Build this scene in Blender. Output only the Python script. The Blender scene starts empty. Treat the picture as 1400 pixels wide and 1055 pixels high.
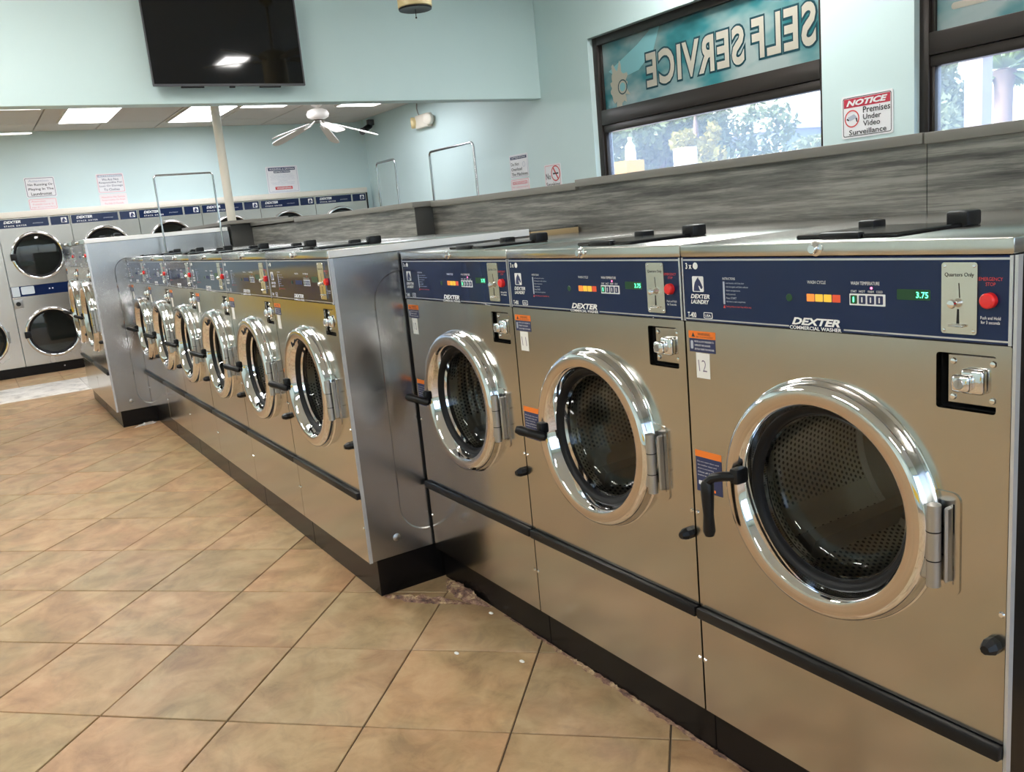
import bpy, bmesh, math, random
from mathutils import Vector, Matrix
random.seed(7)
SC = bpy.context.scene
COL = SC.collection
R_ = math.radians

# ------------------------------------------------------------------ camera
CAM = Vector((0.6399, -1.2254, 1.2559)); YAW, PIT, ROL, FPX = 0.5498, -0.1998, -0.0944, 1174.63
FW = Vector((-math.cos(PIT)*math.cos(YAW), math.cos(PIT)*math.sin(YAW), math.sin(PIT)))
_r = FW.cross(Vector((0, 0, 1))).normalized(); _u = _r.cross(FW)
RT = _r*math.cos(ROL)+_u*math.sin(ROL); UP = -_r*math.sin(ROL)+_u*math.cos(ROL)
cd = bpy.data.cameras.new('camera'); cam = bpy.data.objects.new('camera', cd); COL.objects.link(cam)
cd.sensor_fit = 'HORIZONTAL'; cd.sensor_width = 36; cd.lens = FPX*36/1400; cd.clip_start = .02
m3 = Matrix((RT, UP, -FW)).transposed()
cam.matrix_world = Matrix.Translation(CAM) @ m3.to_4x4()
SC.camera = cam
def pix(p):
    v = Vector(p)-CAM; z = v.dot(FW)
    if z < .05: return None
    return (700+FPX*v.dot(RT)/z, 527.5-FPX*v.dot(UP)/z)

# ------------------------------------------------------------------ world, sun, exposure
SKY_STRENGTH = .5; SUN_STRENGTH = 3.4; EXPOSURE = 1.05
TROFFER_NEAR = 25.0; TROFFER_FAR = 5.5
w = bpy.data.worlds.new('world'); SC.world = w; w.use_nodes = True
wn = w.node_tree; wn.nodes.clear()
wo = wn.nodes.new('ShaderNodeOutputWorld'); wb = wn.nodes.new('ShaderNodeBackground'); ws = wn.nodes.new('ShaderNodeTexSky')
ws.sky_type = 'NISHITA'; ws.sun_disc = False; ws.sun_elevation = R_(48); ws.sun_rotation = R_(200); ws.air_density = 1.0; ws.dust_density = 2.5
wb.inputs['Strength'].default_value = SKY_STRENGTH
wn.links.new(ws.outputs[0], wb.inputs['Color']); wn.links.new(wb.outputs[0], wo.inputs['Surface'])
sd = bpy.data.lights.new('sun', 'SUN'); sd.energy = SUN_STRENGTH; sd.angle = R_(.6); sd.color = (1, .95, .86)
so = bpy.data.objects.new('sun', sd); COL.objects.link(so)
so.rotation_euler = Vector((.35, 1.0, -1.15)).to_track_quat('-Z', 'Y').to_euler()
vs = SC.view_settings; vs.view_transform = 'Standard'; vs.look = 'None'; vs.gamma = 1; vs.exposure = EXPOSURE; vs.use_curve_mapping = False

# ------------------------------------------------------------------ materials
MATS = {}
def mat(name, col, rough=.5, metal=0., emit=None, estr=0., coat=0., spec=.5):
    if name in MATS: return MATS[name]
    m = bpy.data.materials.new(name); m.use_nodes = True; MATS[name] = m
    b = m.node_tree.nodes['Principled BSDF']
    b.inputs['Base Color'].default_value = (*col, 1); b.inputs['Roughness'].default_value = rough; b.inputs['Metallic'].default_value = metal
    b.inputs['Coat Weight'].default_value = coat; b.inputs['Specular IOR Level'].default_value = spec
    if emit: b.inputs['Emission Color'].default_value = (*emit, 1); b.inputs['Emission Strength'].default_value = estr
    return m
def nt(m): return m.node_tree, m.node_tree.nodes, m.node_tree.links, m.node_tree.nodes['Principled BSDF']
def noise(N, L, scale, detail=4, vec=None, rough=.5):
    n = N.new('ShaderNodeTexNoise'); n.inputs['Scale'].default_value = scale; n.inputs['Detail'].default_value = detail; n.inputs['Roughness'].default_value = rough
    if vec: L.new(vec, n.inputs['Vector'])
    return n
def ramp(N, L, fac, stops):
    r = N.new('ShaderNodeValToRGB'); L.new(fac, r.inputs['Fac']); e = r.color_ramp.elements
    while len(e) < len(stops): e.new(.5)
    for k, (p, c) in enumerate(stops): e[k].position = p; e[k].color = (*c, 1)
    return r
def mapping(N, L, scale, coord='Object', rot=(0, 0, 0)):
    t = N.new('ShaderNodeTexCoord'); mp = N.new('ShaderNodeMapping'); mp.inputs['Scale'].default_value = scale; mp.inputs['Rotation'].default_value = rot
    L.new(t.outputs[coord], mp.inputs['Vector']); return mp.outputs[0]
def bump(N, L, h, strength, dist, b):
    bp = N.new('ShaderNodeBump'); bp.inputs['Strength'].default_value = strength; bp.inputs['Distance'].default_value = dist
    L.new(h, bp.inputs['Height']); L.new(bp.outputs[0], b.inputs['Normal'])

def steel(name, col, r0, r1, scale, bstr=.02):
    m = mat(name, col, r0, 1.0); T, N, L, b = nt(m)
    n = noise(N, L, 1, 3, mapping(N, L, scale))
    mr = N.new('ShaderNodeMapRange'); mr.inputs['To Min'].default_value = r0; mr.inputs['To Max'].default_value = r1
    L.new(n.outputs['Fac'], mr.inputs['Value']); L.new(mr.outputs[0], b.inputs['Roughness'])
    n2 = noise(N, L, 1, 1, mapping(N, L, (2.2, 2.2, 1.2)))
    mx = N.new('ShaderNodeBump'); mx.inputs['Strength'].default_value = bstr; mx.inputs['Distance'].default_value = .1
    L.new(n2.outputs['Fac'], mx.inputs['Height']); L.new(mx.outputs[0], b.inputs['Normal'])
    return m
STEEL = steel('stainless_front', (.52, .495, .45), .15, .20, (2, 3, 5))
STEEL_LID = steel('stainless_lid', (.60, .585, .55), .18, .24, (3, 3, 3))
STEEL_SIDE = steel('stainless_side', (.44, .44, .45), .20, .30, (3, 3, 1.5), .10)
STEEL_DRY = steel('dryer_steel', (.60, .565, .52), .22, .30, (3, 3, 3))
CHROME = mat('chrome', (.86, .86, .87), .045, 1.0)
SATIN = mat('satin_ring', (.64, .56, .50), .14, 1.0)
ALU = mat('cast_aluminium', (.46, .46, .46), .38, 1.0)
BLACK = mat('black_plastic', (.007, .007, .008), .38, spec=.3)
RUBBER = mat('black_rubber', (.006, .006, .007), .5, spec=.25)
DARK = mat('dark_void', (.006, .006, .006), .8)
FLAP = mat('glossy_black_flap', (.008, .008, .009), .15)
KICK = mat('black_base_paint', (.006, .005, .005), .25, spec=.22)
NAVY = mat('navy_panel', (.007, .016, .062), .08, spec=.4)
WHITE = mat('white_print', (.80, .81, .82), .5)
GREYP = mat('grey_print', (.42, .46, .55), .5)
REDP = mat('red_print', (.62, .05, .05), .5)
PINKP = mat('faded_red_print', (.78, .33, .36), .5)
NAVYP = mat('navy_print', (.02, .03, .10), .5)
BLACKP = mat('black_print', (.03, .03, .035), .5)
BORD = mat('light_panel_edge', (.62, .63, .66), .25, .6)
REDB = mat('red_button', (.75, .02, .02), .25, coat=.4)
ORANGE = mat('orange_sticker', (.85, .20, .02), .5)
PAPER = mat('paper', (.80, .79, .76), .7)
PEN = mat('pen_ink', (.18, .14, .22), .6)
SIGNW = mat('sign_white', (.80, .80, .82), .35)
SIGNP = mat('sign_pink_white', (.82, .76, .77), .4)
LAMPOFF = mat('dim_green_lamp', (.01, .06, .02), .3)
GREEN_E = mat('green_digits', (.1, .9, .4), .4, emit=(.1, 1, .45), estr=1.6)
L_OR = mat('cycle_orange', (.9, .22, .04), .4, emit=(1, .22, .03), estr=.35)
L_YE = mat('cycle_yellow', (.75, .45, .05), .4, emit=(1, .55, .05), estr=.20)
L_RE = mat('cycle_red', (.5, .07, .03), .4, emit=(1, .1, .03), estr=.15)
L_DOT = mat('red_led', (1, .1, .2), .4, emit=(1, .1, .25), estr=3)
CREAMF = mat('cream_fan_plastic', (.80, .74, .64), .4)
CREAMY = mat('aged_yellow_plastic', (.72, .58, .30), .4)
CREAM = mat('cream_trim', (.80, .75, .66), .5)
POLE = mat('pole_paint', (.74, .68, .58), .45)
TVS = mat('tv_screen', (.005, .005, .006), .045)
TVB = mat('tv_bezel', (.10, .10, .11), .35, .4)
BRONZE = mat('bronze_frame', (.035, .028, .025), .32, .35)
YELLOW = mat('yellow_laminate', (.85, .58, .05), .35)
WOODRAW = mat('raw_plywood', (.50, .36, .19), .7)
TBAR = mat('ceiling_grid', (.62, .58, .53), .6)
WIREG = mat('rack_tube', (.55, .57, .60), .18, 1.0)

def wall_mat():
    m = mat('wall_paint_mint', (.56, .72, .74), .55); T, N, L, b = nt(m)
    v = mapping(N, L, (1, 1, 1)); n = noise(N, L, 1.3, 3, v)
    r = ramp(N, L, n.outputs['Fac'], [(.3, (.595, .745, .750)), (.7, (.625, .772, .770))]); L.new(r.outputs[0], b.inputs['Base Color'])
    n2 = noise(N, L, 260, 2, v); bump(N, L, n2.outputs['Fac'], .06, .01, b); return m
WALL = wall_mat()
CEIL = mat('ceiling_tile', (.58, .54, .50), .8)
def ceil_tex():
    T, N, L, b = nt(CEIL); n = noise(N, L, 90, 3, mapping(N, L, (1, 1, 1))); bump(N, L, n.outputs['Fac'], .15, .005, b)
ceil_tex()
CEILN = mat('near_ceiling_paint', (.72, .74, .72), .8)
GROUT = mat('grout', (.10, .075, .05), .9)

def tile_mat():
    m = mat('tile_ceramic', (.6, .4, .25), .42); T, N, L, b = nt(m)
    oi = N.new('ShaderNodeObjectInfo'); tc = N.new('ShaderNodeTexCoord')
    ad = N.new('ShaderNodeVectorMath'); ad.operation = 'MULTIPLY_ADD'; ad.inputs[1].default_value = (37, 91, 53)
    cb = N.new('ShaderNodeCombineXYZ')
    for k in range(3): L.new(oi.outputs['Random'], cb.inputs[k])
    L.new(cb.outputs[0], ad.inputs[0]); L.new(tc.outputs['Object'], ad.inputs[2])
    n1 = noise(N, L, 5.0, 4, ad.outputs[0], .55); n2 = noise(N, L, 11, 7, ad.outputs[0], .7); n3 = noise(N, L, 4.2, 3, ad.outputs[0])
    n1.inputs['Distortion'].default_value = .9; n2.inputs['Distortion'].default_value = .6
    c1 = ramp(N, L, n1.outputs['Fac'], [(.36, (.27, .165, .080)), (.5, (.43, .285, .155)), (.62, (.55, .40, .245))])
    c2 = ramp(N, L, n2.outputs['Fac'], [(.36, (.20, .125, .070)), (.50, (.44, .30, .165)), (.64, (.56, .42, .27))])
    mx = N.new('ShaderNodeMix'); mx.data_type = 'RGBA'; mx.inputs[0].default_value = .42; L.new(c1.outputs[0], mx.inputs[6]); L.new(c2.outputs[0], mx.inputs[7])
    c3 = ramp(N, L, n3.outputs['Fac'], [(.42, (.33, .31, .175)), (.58, (.54, .31, .19))])
    m2 = N.new('ShaderNodeMix'); m2.data_type = 'RGBA'; m2.inputs[0].default_value = .20; L.new(mx.outputs[2], m2.inputs[6]); L.new(c3.outputs[0], m2.inputs[7])
    m3_ = N.new('ShaderNodeMix'); m3_.data_type = 'RGBA'; m3_.blend_type = 'MULTIPLY'; m3_.inputs[0].default_value = 1; L.new(m2.outputs[2], m3_.inputs[6]); L.new(oi.outputs['Color'], m3_.inputs[7])
    L.new(m3_.outputs[2], b.inputs['Base Color'])
    mr = N.new('ShaderNodeMapRange'); mr.inputs['To Min'].default_value = .34; mr.inputs['To Max'].default_value = .52; L.new(n2.outputs['Fac'], mr.inputs['Value']); L.new(mr.outputs[0], b.inputs['Roughness'])
    bump(N, L, n2.outputs['Fac'], .12, .004, b); return m
TILE = tile_mat()
def marble_mat():
    m = mat('marble_strip', (.72, .69, .64), .35); T, N, L, b = nt(m)
    v = mapping(N, L, (3, 3, 3)); n = noise(N, L, 2.2, 7, v, .7)
    r = ramp(N, L, n.outputs['Fac'], [(.36, (.34, .32, .30)), (.47, (.62, .58, .52)), (.6, (.74, .70, .64))]); L.new(r.outputs[0], b.inputs['Base Color']); return m
MARBLE = marble_mat()
def wood_mat():
    m = mat('grey_wood_laminate', (.25, .24, .22), .42); T, N, L, b = nt(m)
    v = mapping(N, L, (3.0, 9, 60)); n = noise(N, L, 1.0, 9, v, .72)
    v2 = mapping(N, L, (1.6, 3, 20)); n2 = noise(N, L, 1.0, 6, v2, .65)
    r = ramp(N, L, n.outputs['Fac'], [(.40, (.030, .030, .028)), (.50, (.13, .126, .113)), (.60, (.33, .315, .28))])
    r2 = ramp(N, L, n2.outputs['Fac'], [(.38, (.055, .054, .05)), (.62, (.27, .26, .235))])
    mx = N.new('ShaderNodeMix'); mx.data_type = 'RGBA'; mx.inputs[0].default_value = .5; L.new(r.outputs[0], mx.inputs[6]); L.new(r2.outputs[0], mx.inputs[7])
    L.new(mx.outputs[2], b.inputs['Base Color']); bump(N, L, n.outputs['Fac'], .08, .003, b); return m
WOOD = wood_mat()
CAPW = mat('laminate_cap', (.18, .17, .15), .45)
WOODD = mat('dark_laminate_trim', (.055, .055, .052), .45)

def perf_mat():
    m = mat('perforated_drum', (.55, .53, .49), .30, 1.0); T, N, L, b = nt(m)
    uv = N.new('ShaderNodeUVMap'); sep = N.new('ShaderNodeSeparateXYZ'); L.new(uv.outputs[0], sep.inputs[0])
    def mth(op, a, bb=None, v=None):
        x = N.new('ShaderNodeMath'); x.operation = op; L.new(a, x.inputs[0])
        if bb is not None: L.new(bb, x.inputs[1])
        if v is not None: x.inputs[1].default_value = v
        return x.outputs[0]
    P = .0125
    vv = mth('MULTIPLY', sep.outputs[1], v=1/P); row = mth('FLOOR', vv); half = mth('MULTIPLY', mth('MODULO', row, v=2), v=.5)
    uu = mth('ADD', mth('MULTIPLY', sep.outputs[0], v=1/P), half)
    fu = mth('SUBTRACT', mth('FRACT', uu), v=.5); fv = mth('SUBTRACT', mth('FRACT', vv), v=.5)
    d2 = mth('ADD', mth('MULTIPLY', fu, fu), mth('MULTIPLY', fv, fv)); hole = mth('LESS_THAN', d2, v=.085)
    # blank bands between the perforated fields
    band = mth('GREATER_THAN', mth('FRACT', mth('MULTIPLY', sep.outputs[0], v=1/.27)), v=.22)
    hole = mth('MULTIPLY', hole, band)
    mx = N.new('ShaderNodeMix'); mx.data_type = 'RGBA'; L.new(hole, mx.inputs[0]); mx.inputs[6].default_value = (.52, .50, .45, 1); mx.inputs[7].default_value = (.01, .01, .01, 1)
    L.new(mx.outputs[2], b.inputs['Base Color'])
    iv = mth('MULTIPLY', hole, v=-1); iv = mth('ADD', iv, v=1); L.new(iv, b.inputs['Metallic']); return m
PERF = perf_mat()
DRUMB = mat('drum_back_steel', (.40, .38, .34), .36, 1.0)

def glass_mat(name, tint, gloss_rough, haze=0., hazecol=(.9, .9, .9), ior=1.45):
    m = bpy.data.materials.new(name); m.use_nodes = True; MATS[name] = m; T = m.node_tree; N = T.nodes; L = T.links
    N.remove(N['Principled BSDF']); out = [n for n in N if n.type == 'OUTPUT_MATERIAL'][0]
    tr = N.new('ShaderNodeBsdfTransparent'); tr.inputs[0].default_value = (*tint, 1)
    gl = N.new('ShaderNodeBsdfGlossy'); gl.inputs['Roughness'].default_value = gloss_rough; gl.inputs['Color'].default_value = (.95, .95, .95, 1)
    lw = N.new('ShaderNodeLayerWeight'); lw.inputs['Blend'].default_value = .5        # schlick, the same from both faces
    pw = N.new('ShaderNodeMath'); pw.operation = 'POWER'; pw.inputs[1].default_value = 5; L.new(lw.outputs['Facing'], pw.inputs[0])
    f0 = ((ior-1)/(ior+1))**2
    ma = N.new('ShaderNodeMath'); ma.operation = 'MULTIPLY_ADD'; ma.inputs[1].default_value = 1-f0; ma.inputs[2].default_value = f0; L.new(pw.outputs[0], ma.inputs[0])
    mx = N.new('ShaderNodeMixShader'); L.new(ma.outputs[0], mx.inputs[0])
    src = tr.outputs[0]
    if haze:
        tl = N.new('ShaderNodeBsdfTranslucent'); tl.inputs[0].default_value = (*hazecol, 1)
        m2 = N.new('ShaderNodeMixShader'); m2.inputs[0].default_value = haze; L.new(tr.outputs[0], m2.inputs[1]); L.new(tl.outputs[0], m2.inputs[2]); src = m2.outputs[0]
    L.new(src, mx.inputs[1]); L.new(gl.outputs[0], mx.inputs[2]); L.new(mx.outputs[0], out.inputs[0]); return m
DOORGLASS = glass_mat('door_glass', (.80, .80, .78), .02)
DRYGLASS = glass_mat('dryer_glass', (.42, .44, .42), .03, ior=1.6)
WINGLASS = glass_mat('window_glass', (.95, .96, .97), .01, haze=.16, hazecol=(.95, .95, 1.0))  # haze puts a pale overexposed veil, with some dust, into the glass

def film_mat():
    m = bpy.data.materials.new('teal_window_film'); m.use_nodes = True; T = m.node_tree; N = T.nodes; L = T.links; b = N['Principled BSDF']; out = [n for n in N if n.type == 'OUTPUT_MATERIAL'][0]
    v = mapping(N, L, (1.6, 1, 3.0), rot=(0, .5, 0)); n = noise(N, L, 1.2, 3, v)
    r = ramp(N, L, n.outputs['Fac'], [(.28, (.025, .14, .16)), (.40, (.05, .25, .27)), (.50, (.20, .35, .35)), (.62, (.40, .47, .45))])  # paler stops put reflections into the film's teal
    L.new(r.outputs[0], b.inputs['Base Color']); b.inputs['Roughness'].default_value = .18
    tl = N.new('ShaderNodeBsdfTranslucent'); L.new(r.outputs[0], tl.inputs[0])
    mx = N.new('ShaderNodeMixShader'); mx.inputs[0].default_value = .35; L.new(b.outputs[0], mx.inputs[1]); L.new(tl.outputs[0], mx.inputs[2]); L.new(mx.outputs[0], out.inputs[0]); return m
FILM = film_mat()
def trans_mat(name, col, f=.35):
    m = mat(name, col, .35); T, N, L, b = nt(m); out = [n for n in N if n.type == 'OUTPUT_MATERIAL'][0]
    tl = N.new('ShaderNodeBsdfTranslucent'); tl.inputs[0].default_value = (*col, 1)
    mx = N.new('ShaderNodeMixShader'); mx.inputs[0].default_value = f; L.new(b.outputs[0], mx.inputs[1]); L.new(tl.outputs[0], mx.inputs[2]); L.new(mx.outputs[0], out.inputs[0]); return m
LETTER = trans_mat('film_letter_cream', (.60, .56, .47))
LETTERO = trans_mat('film_letter_outline', (.015, .07, .09))
SPLASH = trans_mat('film_splash', (.62, .58, .48))
FROST = trans_mat('film_pale_teal', (.30, .62, .66))
LEAF = [trans_mat('leaf_a', (.16, .22, .09), .3), trans_mat('leaf_b', (.22, .27, .14), .3), trans_mat('leaf_c', (.40, .36, .08), .3), trans_mat('leaf_palm', (.20, .30, .12), .3)]
BARK = mat('bark', (.24, .17, .13), .8)
ASPH = mat('asphalt', (.22, .22, .23), .9)
EXTW = mat('outside_stucco', (.72, .70, .72), .8)
def diff(name, strength, c=(1, .985, .95)):
    return mat(name, (.9, .9, .9), .5, emit=c, estr=strength)
LN = diff('troffer_near_diffuser', TROFFER_NEAR); LF = diff('troffer_far_diffuser', TROFFER_FAR, (.93, .945, 1.0))

# ------------------------------------------------------------------ mesh helpers
class MB:
    def __init__(s): s.bm = bmesh.new()
    def box(s, x0, x1, y0, y1, z0, z1, bev=0., seg=2):
        t = bmesh.new(); bmesh.ops.create_cube(t, size=1)
        for v in t.verts: v.co = Vector(((x0+x1)/2+v.co.x*(x1-x0), (y0+y1)/2+v.co.y*(y1-y0), (z0+z1)/2+v.co.z*(z1-z0)))
        if bev: bmesh.ops.bevel(t, geom=t.edges[:], offset=bev, segments=seg, affect='EDGES', profile=.5)
        return s._add(t)
    def _add(s, t, M=None):
        if M is not None: bmesh.ops.transform(t, matrix=M, verts=t.verts)
        me = bpy.data.meshes.new('tmp'); t.to_mesh(me); t.free(); s.bm.from_mesh(me); bpy.data.meshes.remove(me); return s
    def lathe(s, prof, n=48, M=None, closed=False):
        # profile (r, h) turned round local z
        t = bmesh.new(); rings = []
        for r, h in prof:
            if r < 1e-6: rings.append([t.verts.new((0, 0, h))])
            else: rings.append([t.verts.new((r*math.cos(2*math.pi*k/n), r*math.sin(2*math.pi*k/n), h)) for k in range(n)])
        uvl = t.loops.layers.uv.new('UVMap'); d = 0
        pr = list(zip(rings, rings[1:], prof, prof[1:]))
        if closed: pr.append((rings[-1], rings[0], prof[-1], prof[0]))
        for A, B, pa, pb in pr:
            ln = math.hypot(pa[0]-pb[0], pa[1]-pb[1]); rr = max(pa[0], pb[0])
            for k in range(n):
                k2 = (k+1) % n; u0 = 2*math.pi*rr*k/n; u1 = 2*math.pi*rr*(k+1)/n
                if len(A) == 1 and len(B) == 1: continue
                if len(A) == 1: vs_ = [A[0], B[k], B[k2]]; uvs = [(u0, d), (u0, d+ln), (u1, d+ln)]
                elif len(B) == 1: vs_ = [A[k], B[0], A[k2]]; uvs = [(u0, d), (u0, d+ln), (u1, d)]
                else: vs_ = [A[k], B[k], B[k2], A[k2]]; uvs = [(u0, d), (u0, d+ln), (u1, d+ln), (u1, d)]
                f = t.faces.new(vs_)
                for lp, q in zip(f.loops, uvs): lp[uvl].uv = q
            d += ln
        if not s.bm.loops.layers.uv.get('UVMap'): s.bm.loops.layers.uv.new('UVMap')
        bmesh.ops.recalc_face_normals(t, faces=t.faces)
        return s._add(t, M)
    def cyl(s, p0, p1, r, n=12, r1=None):
        p0, p1 = Vector(p0), Vector(p1); d = p1-p0; L = d.length
        M = Matrix.Translation(p0) @ d.to_track_quat('Z', 'Y').to_matrix().to_4x4()
        r1 = r if r1 is None else r1
        return s.lathe([(0, 0), (r, 0), (r1, L), (0, L)], n, M)
    def tube(s, pts, r, n=8):
        t = bmesh.new(); pts = [Vector(p) for p in pts]; rings = []
        for k, p in enumerate(pts):
            d = (pts[min(k+1, len(pts)-1)]-pts[max(k-1, 0)]).normalized(); q = d.to_track_quat('Z', 'Y')
            rings.append([t.verts.new(p+q @ Vector((r*math.cos(2*math.pi*j/n), r*math.sin(2*math.pi*j/n), 0))) for j in range(n)])
        for A, B in zip(rings, rings[1:]):
            q0 = min(range(n), key=lambda o: sum((A[j].co-B[(j+o) % n].co).length for j in range(n)))
            for j in range(n): t.faces.new([A[j], A[(j+1) % n], B[(j+1+q0) % n], B[(j+q0) % n]])
        t.faces.new(rings[0][::-1]); t.faces.new(rings[-1]); bmesh.ops.recalc_face_normals(t, faces=t.faces); return s._add(t)
    def prism(s, poly, h, M=None):
        # polygon in local xy, extruded from z=0 to z=h
        t = bmesh.new(); a = [t.verts.new((x, y, 0)) for x, y in poly]; b = [t.verts.new((x, y, h)) for x, y in poly]; n = len(poly)
        t.faces.new(a[::-1]); t.faces.new(b)
        for k in range(n): t.faces.new([a[k], a[(k+1) % n], b[(k+1) % n], b[k]])
        bmesh.ops.recalc_face_normals(t, faces=t.faces); return s._add(t, M)
    def plate(s, loops, h, M=None, back=True):
        # first loop the outline, the rest holes, in local xy; front at z=0, back at z=-h
        t = bmesh.new(); es = []; fronts = []
        for lp in loops:
            vv = [t.verts.new((x, y, 0)) for x, y in lp]; fronts.append(vv)
            es += [t.edges.new((vv[k], vv[(k+1) % len(vv)])) for k in range(len(vv))]
        bmesh.ops.triangle_fill(t, use_beauty=True, use_dissolve=False, edges=es, normal=(0, 0, 1))
        for f in t.faces:
            f.normal_update()
            if f.normal.z < 0: f.normal_flip()
        if back:
            ff = list(t.faces); mp = {}
            for v in list(t.verts): mp[v] = t.verts.new((v.co.x, v.co.y, -h))
            for f in ff: t.faces.new([mp[v] for v in f.verts][::-1])
            for i, vv in enumerate(fronts):
                for k in range(len(vv)):
                    a, b = vv[k], vv[(k+1) % len(vv)]; t.faces.new([a, b, mp[b], mp[a]])
            bmesh.ops.recalc_face_normals(t, faces=t.faces)
        return s._add(t, M)
    def mesh(s, name, smooth=True, ang=35):
        me = bpy.data.meshes.new(name); s.bm.to_mesh(me); s.bm.free()
        if smooth:
            me.polygons.foreach_set('use_smooth', [True]*len(me.polygons)); me.set_sharp_from_angle(angle=R_(ang))
        return me
    def build(s, name, m, parent=None, smooth=True, ang=35):
        return link(name, s.mesh(name, smooth, ang), m, parent)
def link(name, me, m, parent=None, loc=None, rot=None):
    o = bpy.data.objects.new(name, me); COL.objects.link(o)
    if m is not None and not me.materials: me.materials.append(m)
    o.parent = parent
    if loc is not None: o.location = loc
    if rot is not None: o.rotation_euler = rot
    return o
def tag(o, label, cat, group=None, kind=None):
    if label: o['label'] = label
    if cat: o['category'] = cat
    if group: o['group'] = group
    if kind: o['kind'] = kind
    return o
def empty(name, loc=(0, 0, 0), rz=0):
    o = bpy.data.objects.new(name, None); COL.objects.link(o); o.location = loc; o.rotation_euler = (0, 0, rz); o.empty_display_size = .1; return o
def structure(o, label=None):
    o['kind'] = 'structure'
    if label: o['label'] = label
    return o
def copy_tree(o, parent=None):
    c = o.copy(); COL.objects.link(c); c.parent = parent
    for ch in list(o.children): copy_tree(ch, c)
    return c
def rrect(x0, x1, y0, y1, r, n=5):
    out = []
    for cx, cy, a in ((x1-r, y1-r, 0), (x0+r, y1-r, 90), (x0+r, y0+r, 180), (x1-r, y0+r, 270)):
        for k in range(n+1):
            t = R_(a+90*k/n); out.append((cx+r*math.cos(t), cy+r*math.sin(t)))
    return out
def circ(cx, cy, r, n=48): return [(cx+r*math.cos(2*math.pi*k/n), cy+r*math.sin(2*math.pi*k/n)) for k in range(n)]
# local xy -> world: FRONT (facing -Y): x->x, y->z, normal z -> -y
def front(x=0, y=0, z=0): return Matrix.Translation((x, y, z)) @ Matrix.Rotation(R_(90), 4, 'X')
# EAST (facing +X): x->y, y->z, normal -> +x
def east(x=0, y=0, z=0): return Matrix.Translation((x, y, z)) @ Matrix.Rotation(R_(90), 4, 'Z') @ Matrix.Rotation(R_(90), 4, 'X')
TXT = {}
def text_mesh(s, size=1., bold=0., shear=0., xs=1., space=1., res=2, line=1., align='CENTER'):
    key = (s, size, bold, shear, xs, space, res, line, align)
    if key in TXT: return TXT[key].copy()
    c = bpy.data.curves.new('t', 'FONT'); c.body = s; c.size = 1; c.offset = bold; c.shear = shear; c.space_character = space; c.space_line = line
    c.resolution_u = res; c.align_x = align; c.align_y = 'CENTER'; c.fill_mode = 'FRONT'
    o = bpy.data.objects.new('t', c); COL.objects.link(o)
    dg = bpy.context.evaluated_depsgraph_get(); me = bpy.data.meshes.new_from_object(o.evaluated_get(dg))
    bpy.data.objects.remove(o); bpy.data.curves.remove(c)
    me.materials.clear()
    me.transform(Matrix.Diagonal((size*xs, size, 1, 1))); TXT[key] = me; return me.copy()
def text(name, s, M, m, parent, **kw):
    me = text_mesh(s, **kw); me.transform(M); return link(name, me, m, parent)
def flat(name, loops, M, m, parent, h=.0006):
    b = MB(); b.plate(loops, h, M); return b.build(name, m, parent, smooth=False)
def fitted(name, s, x0, x1, y, h, frame, eps, m, parent, **kw):
    """text stretched to run from x0 to x1 at height y, letter height about h, in a face's own xy"""
    me = text_mesh(s, **kw); xs_ = [v.co.x for v in me.vertices]; ys_ = [v.co.y for v in me.vertices]
    sx = (x1-x0)/(max(xs_)-min(xs_)); sy = h/(max(ys_)-min(ys_))
    me.transform(frame @ Matrix.Translation(((x0+x1)/2, y, eps)) @ Matrix.Diagonal((sx, sy, 1, 1)) @ Matrix.Translation((-(max(xs_)+min(xs_))/2, -(max(ys_)+min(ys_))/2, 0)))
    return link(name, me, m, parent)

# ================================================================== the setting
XB, YW, XH = -10.03, 3.45, -6.02          # back wall, window wall, header wall
YO, XE = -4.6, 4.6                         # opposite wall, street end
ZC, ZF = 3.30, 2.55                        # near ceiling, low far ceiling

# floor: slab, then tiles set at 45 degrees
b = MB(); b.box(XB-.2, XE+.2, YO-.2, YW+.2, -.12, -.005); floor = structure(b.build('floor', GROUT, smooth=False), 'tan ceramic tiles laid diagonally')
TX, TY, TA, TS = -1.8487, -1.1317, .7742, .3888
def clip(poly, a, bb, c):                  # keep a*x+b*y+c >= 0
    out = []
    for k in range(len(poly)):
        p, q = poly[k], poly[(k+1) % len(poly)]; dp = a*p[0]+bb*p[1]+c; dq = a*q[0]+bb*q[1]+c
        if dp >= 0: out.append(p)
        if (dp >= 0) != (dq >= 0): t = dp/(dp-dq); out.append((p[0]+t*(q[0]-p[0]), p[1]+t*(q[1]-p[1])))
    return out
X_MARB = (-9.11, -8.17)
cA, sA = math.cos(TA), math.sin(TA)
tiles = []; G = .0022
def area(poly): return abs(sum(poly[k][0]*poly[(k+1) % len(poly)][1]-poly[(k+1) % len(poly)][0]*poly[k][1] for k in range(len(poly))))/2
def hidden_under(poly):
    cx = [p[0] for p in poly]; cy = [p[1] for p in poly]
    return (min(cy) > .06 and min(cx) > -7.5 and max(cx) < .0) or (min(cy) > -.2 and max(cx) < -2.05 and min(cx) > -7.4) or (min(cy) > -.42 and max(cx) < -6. and min(cx) > -7.4)
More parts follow.
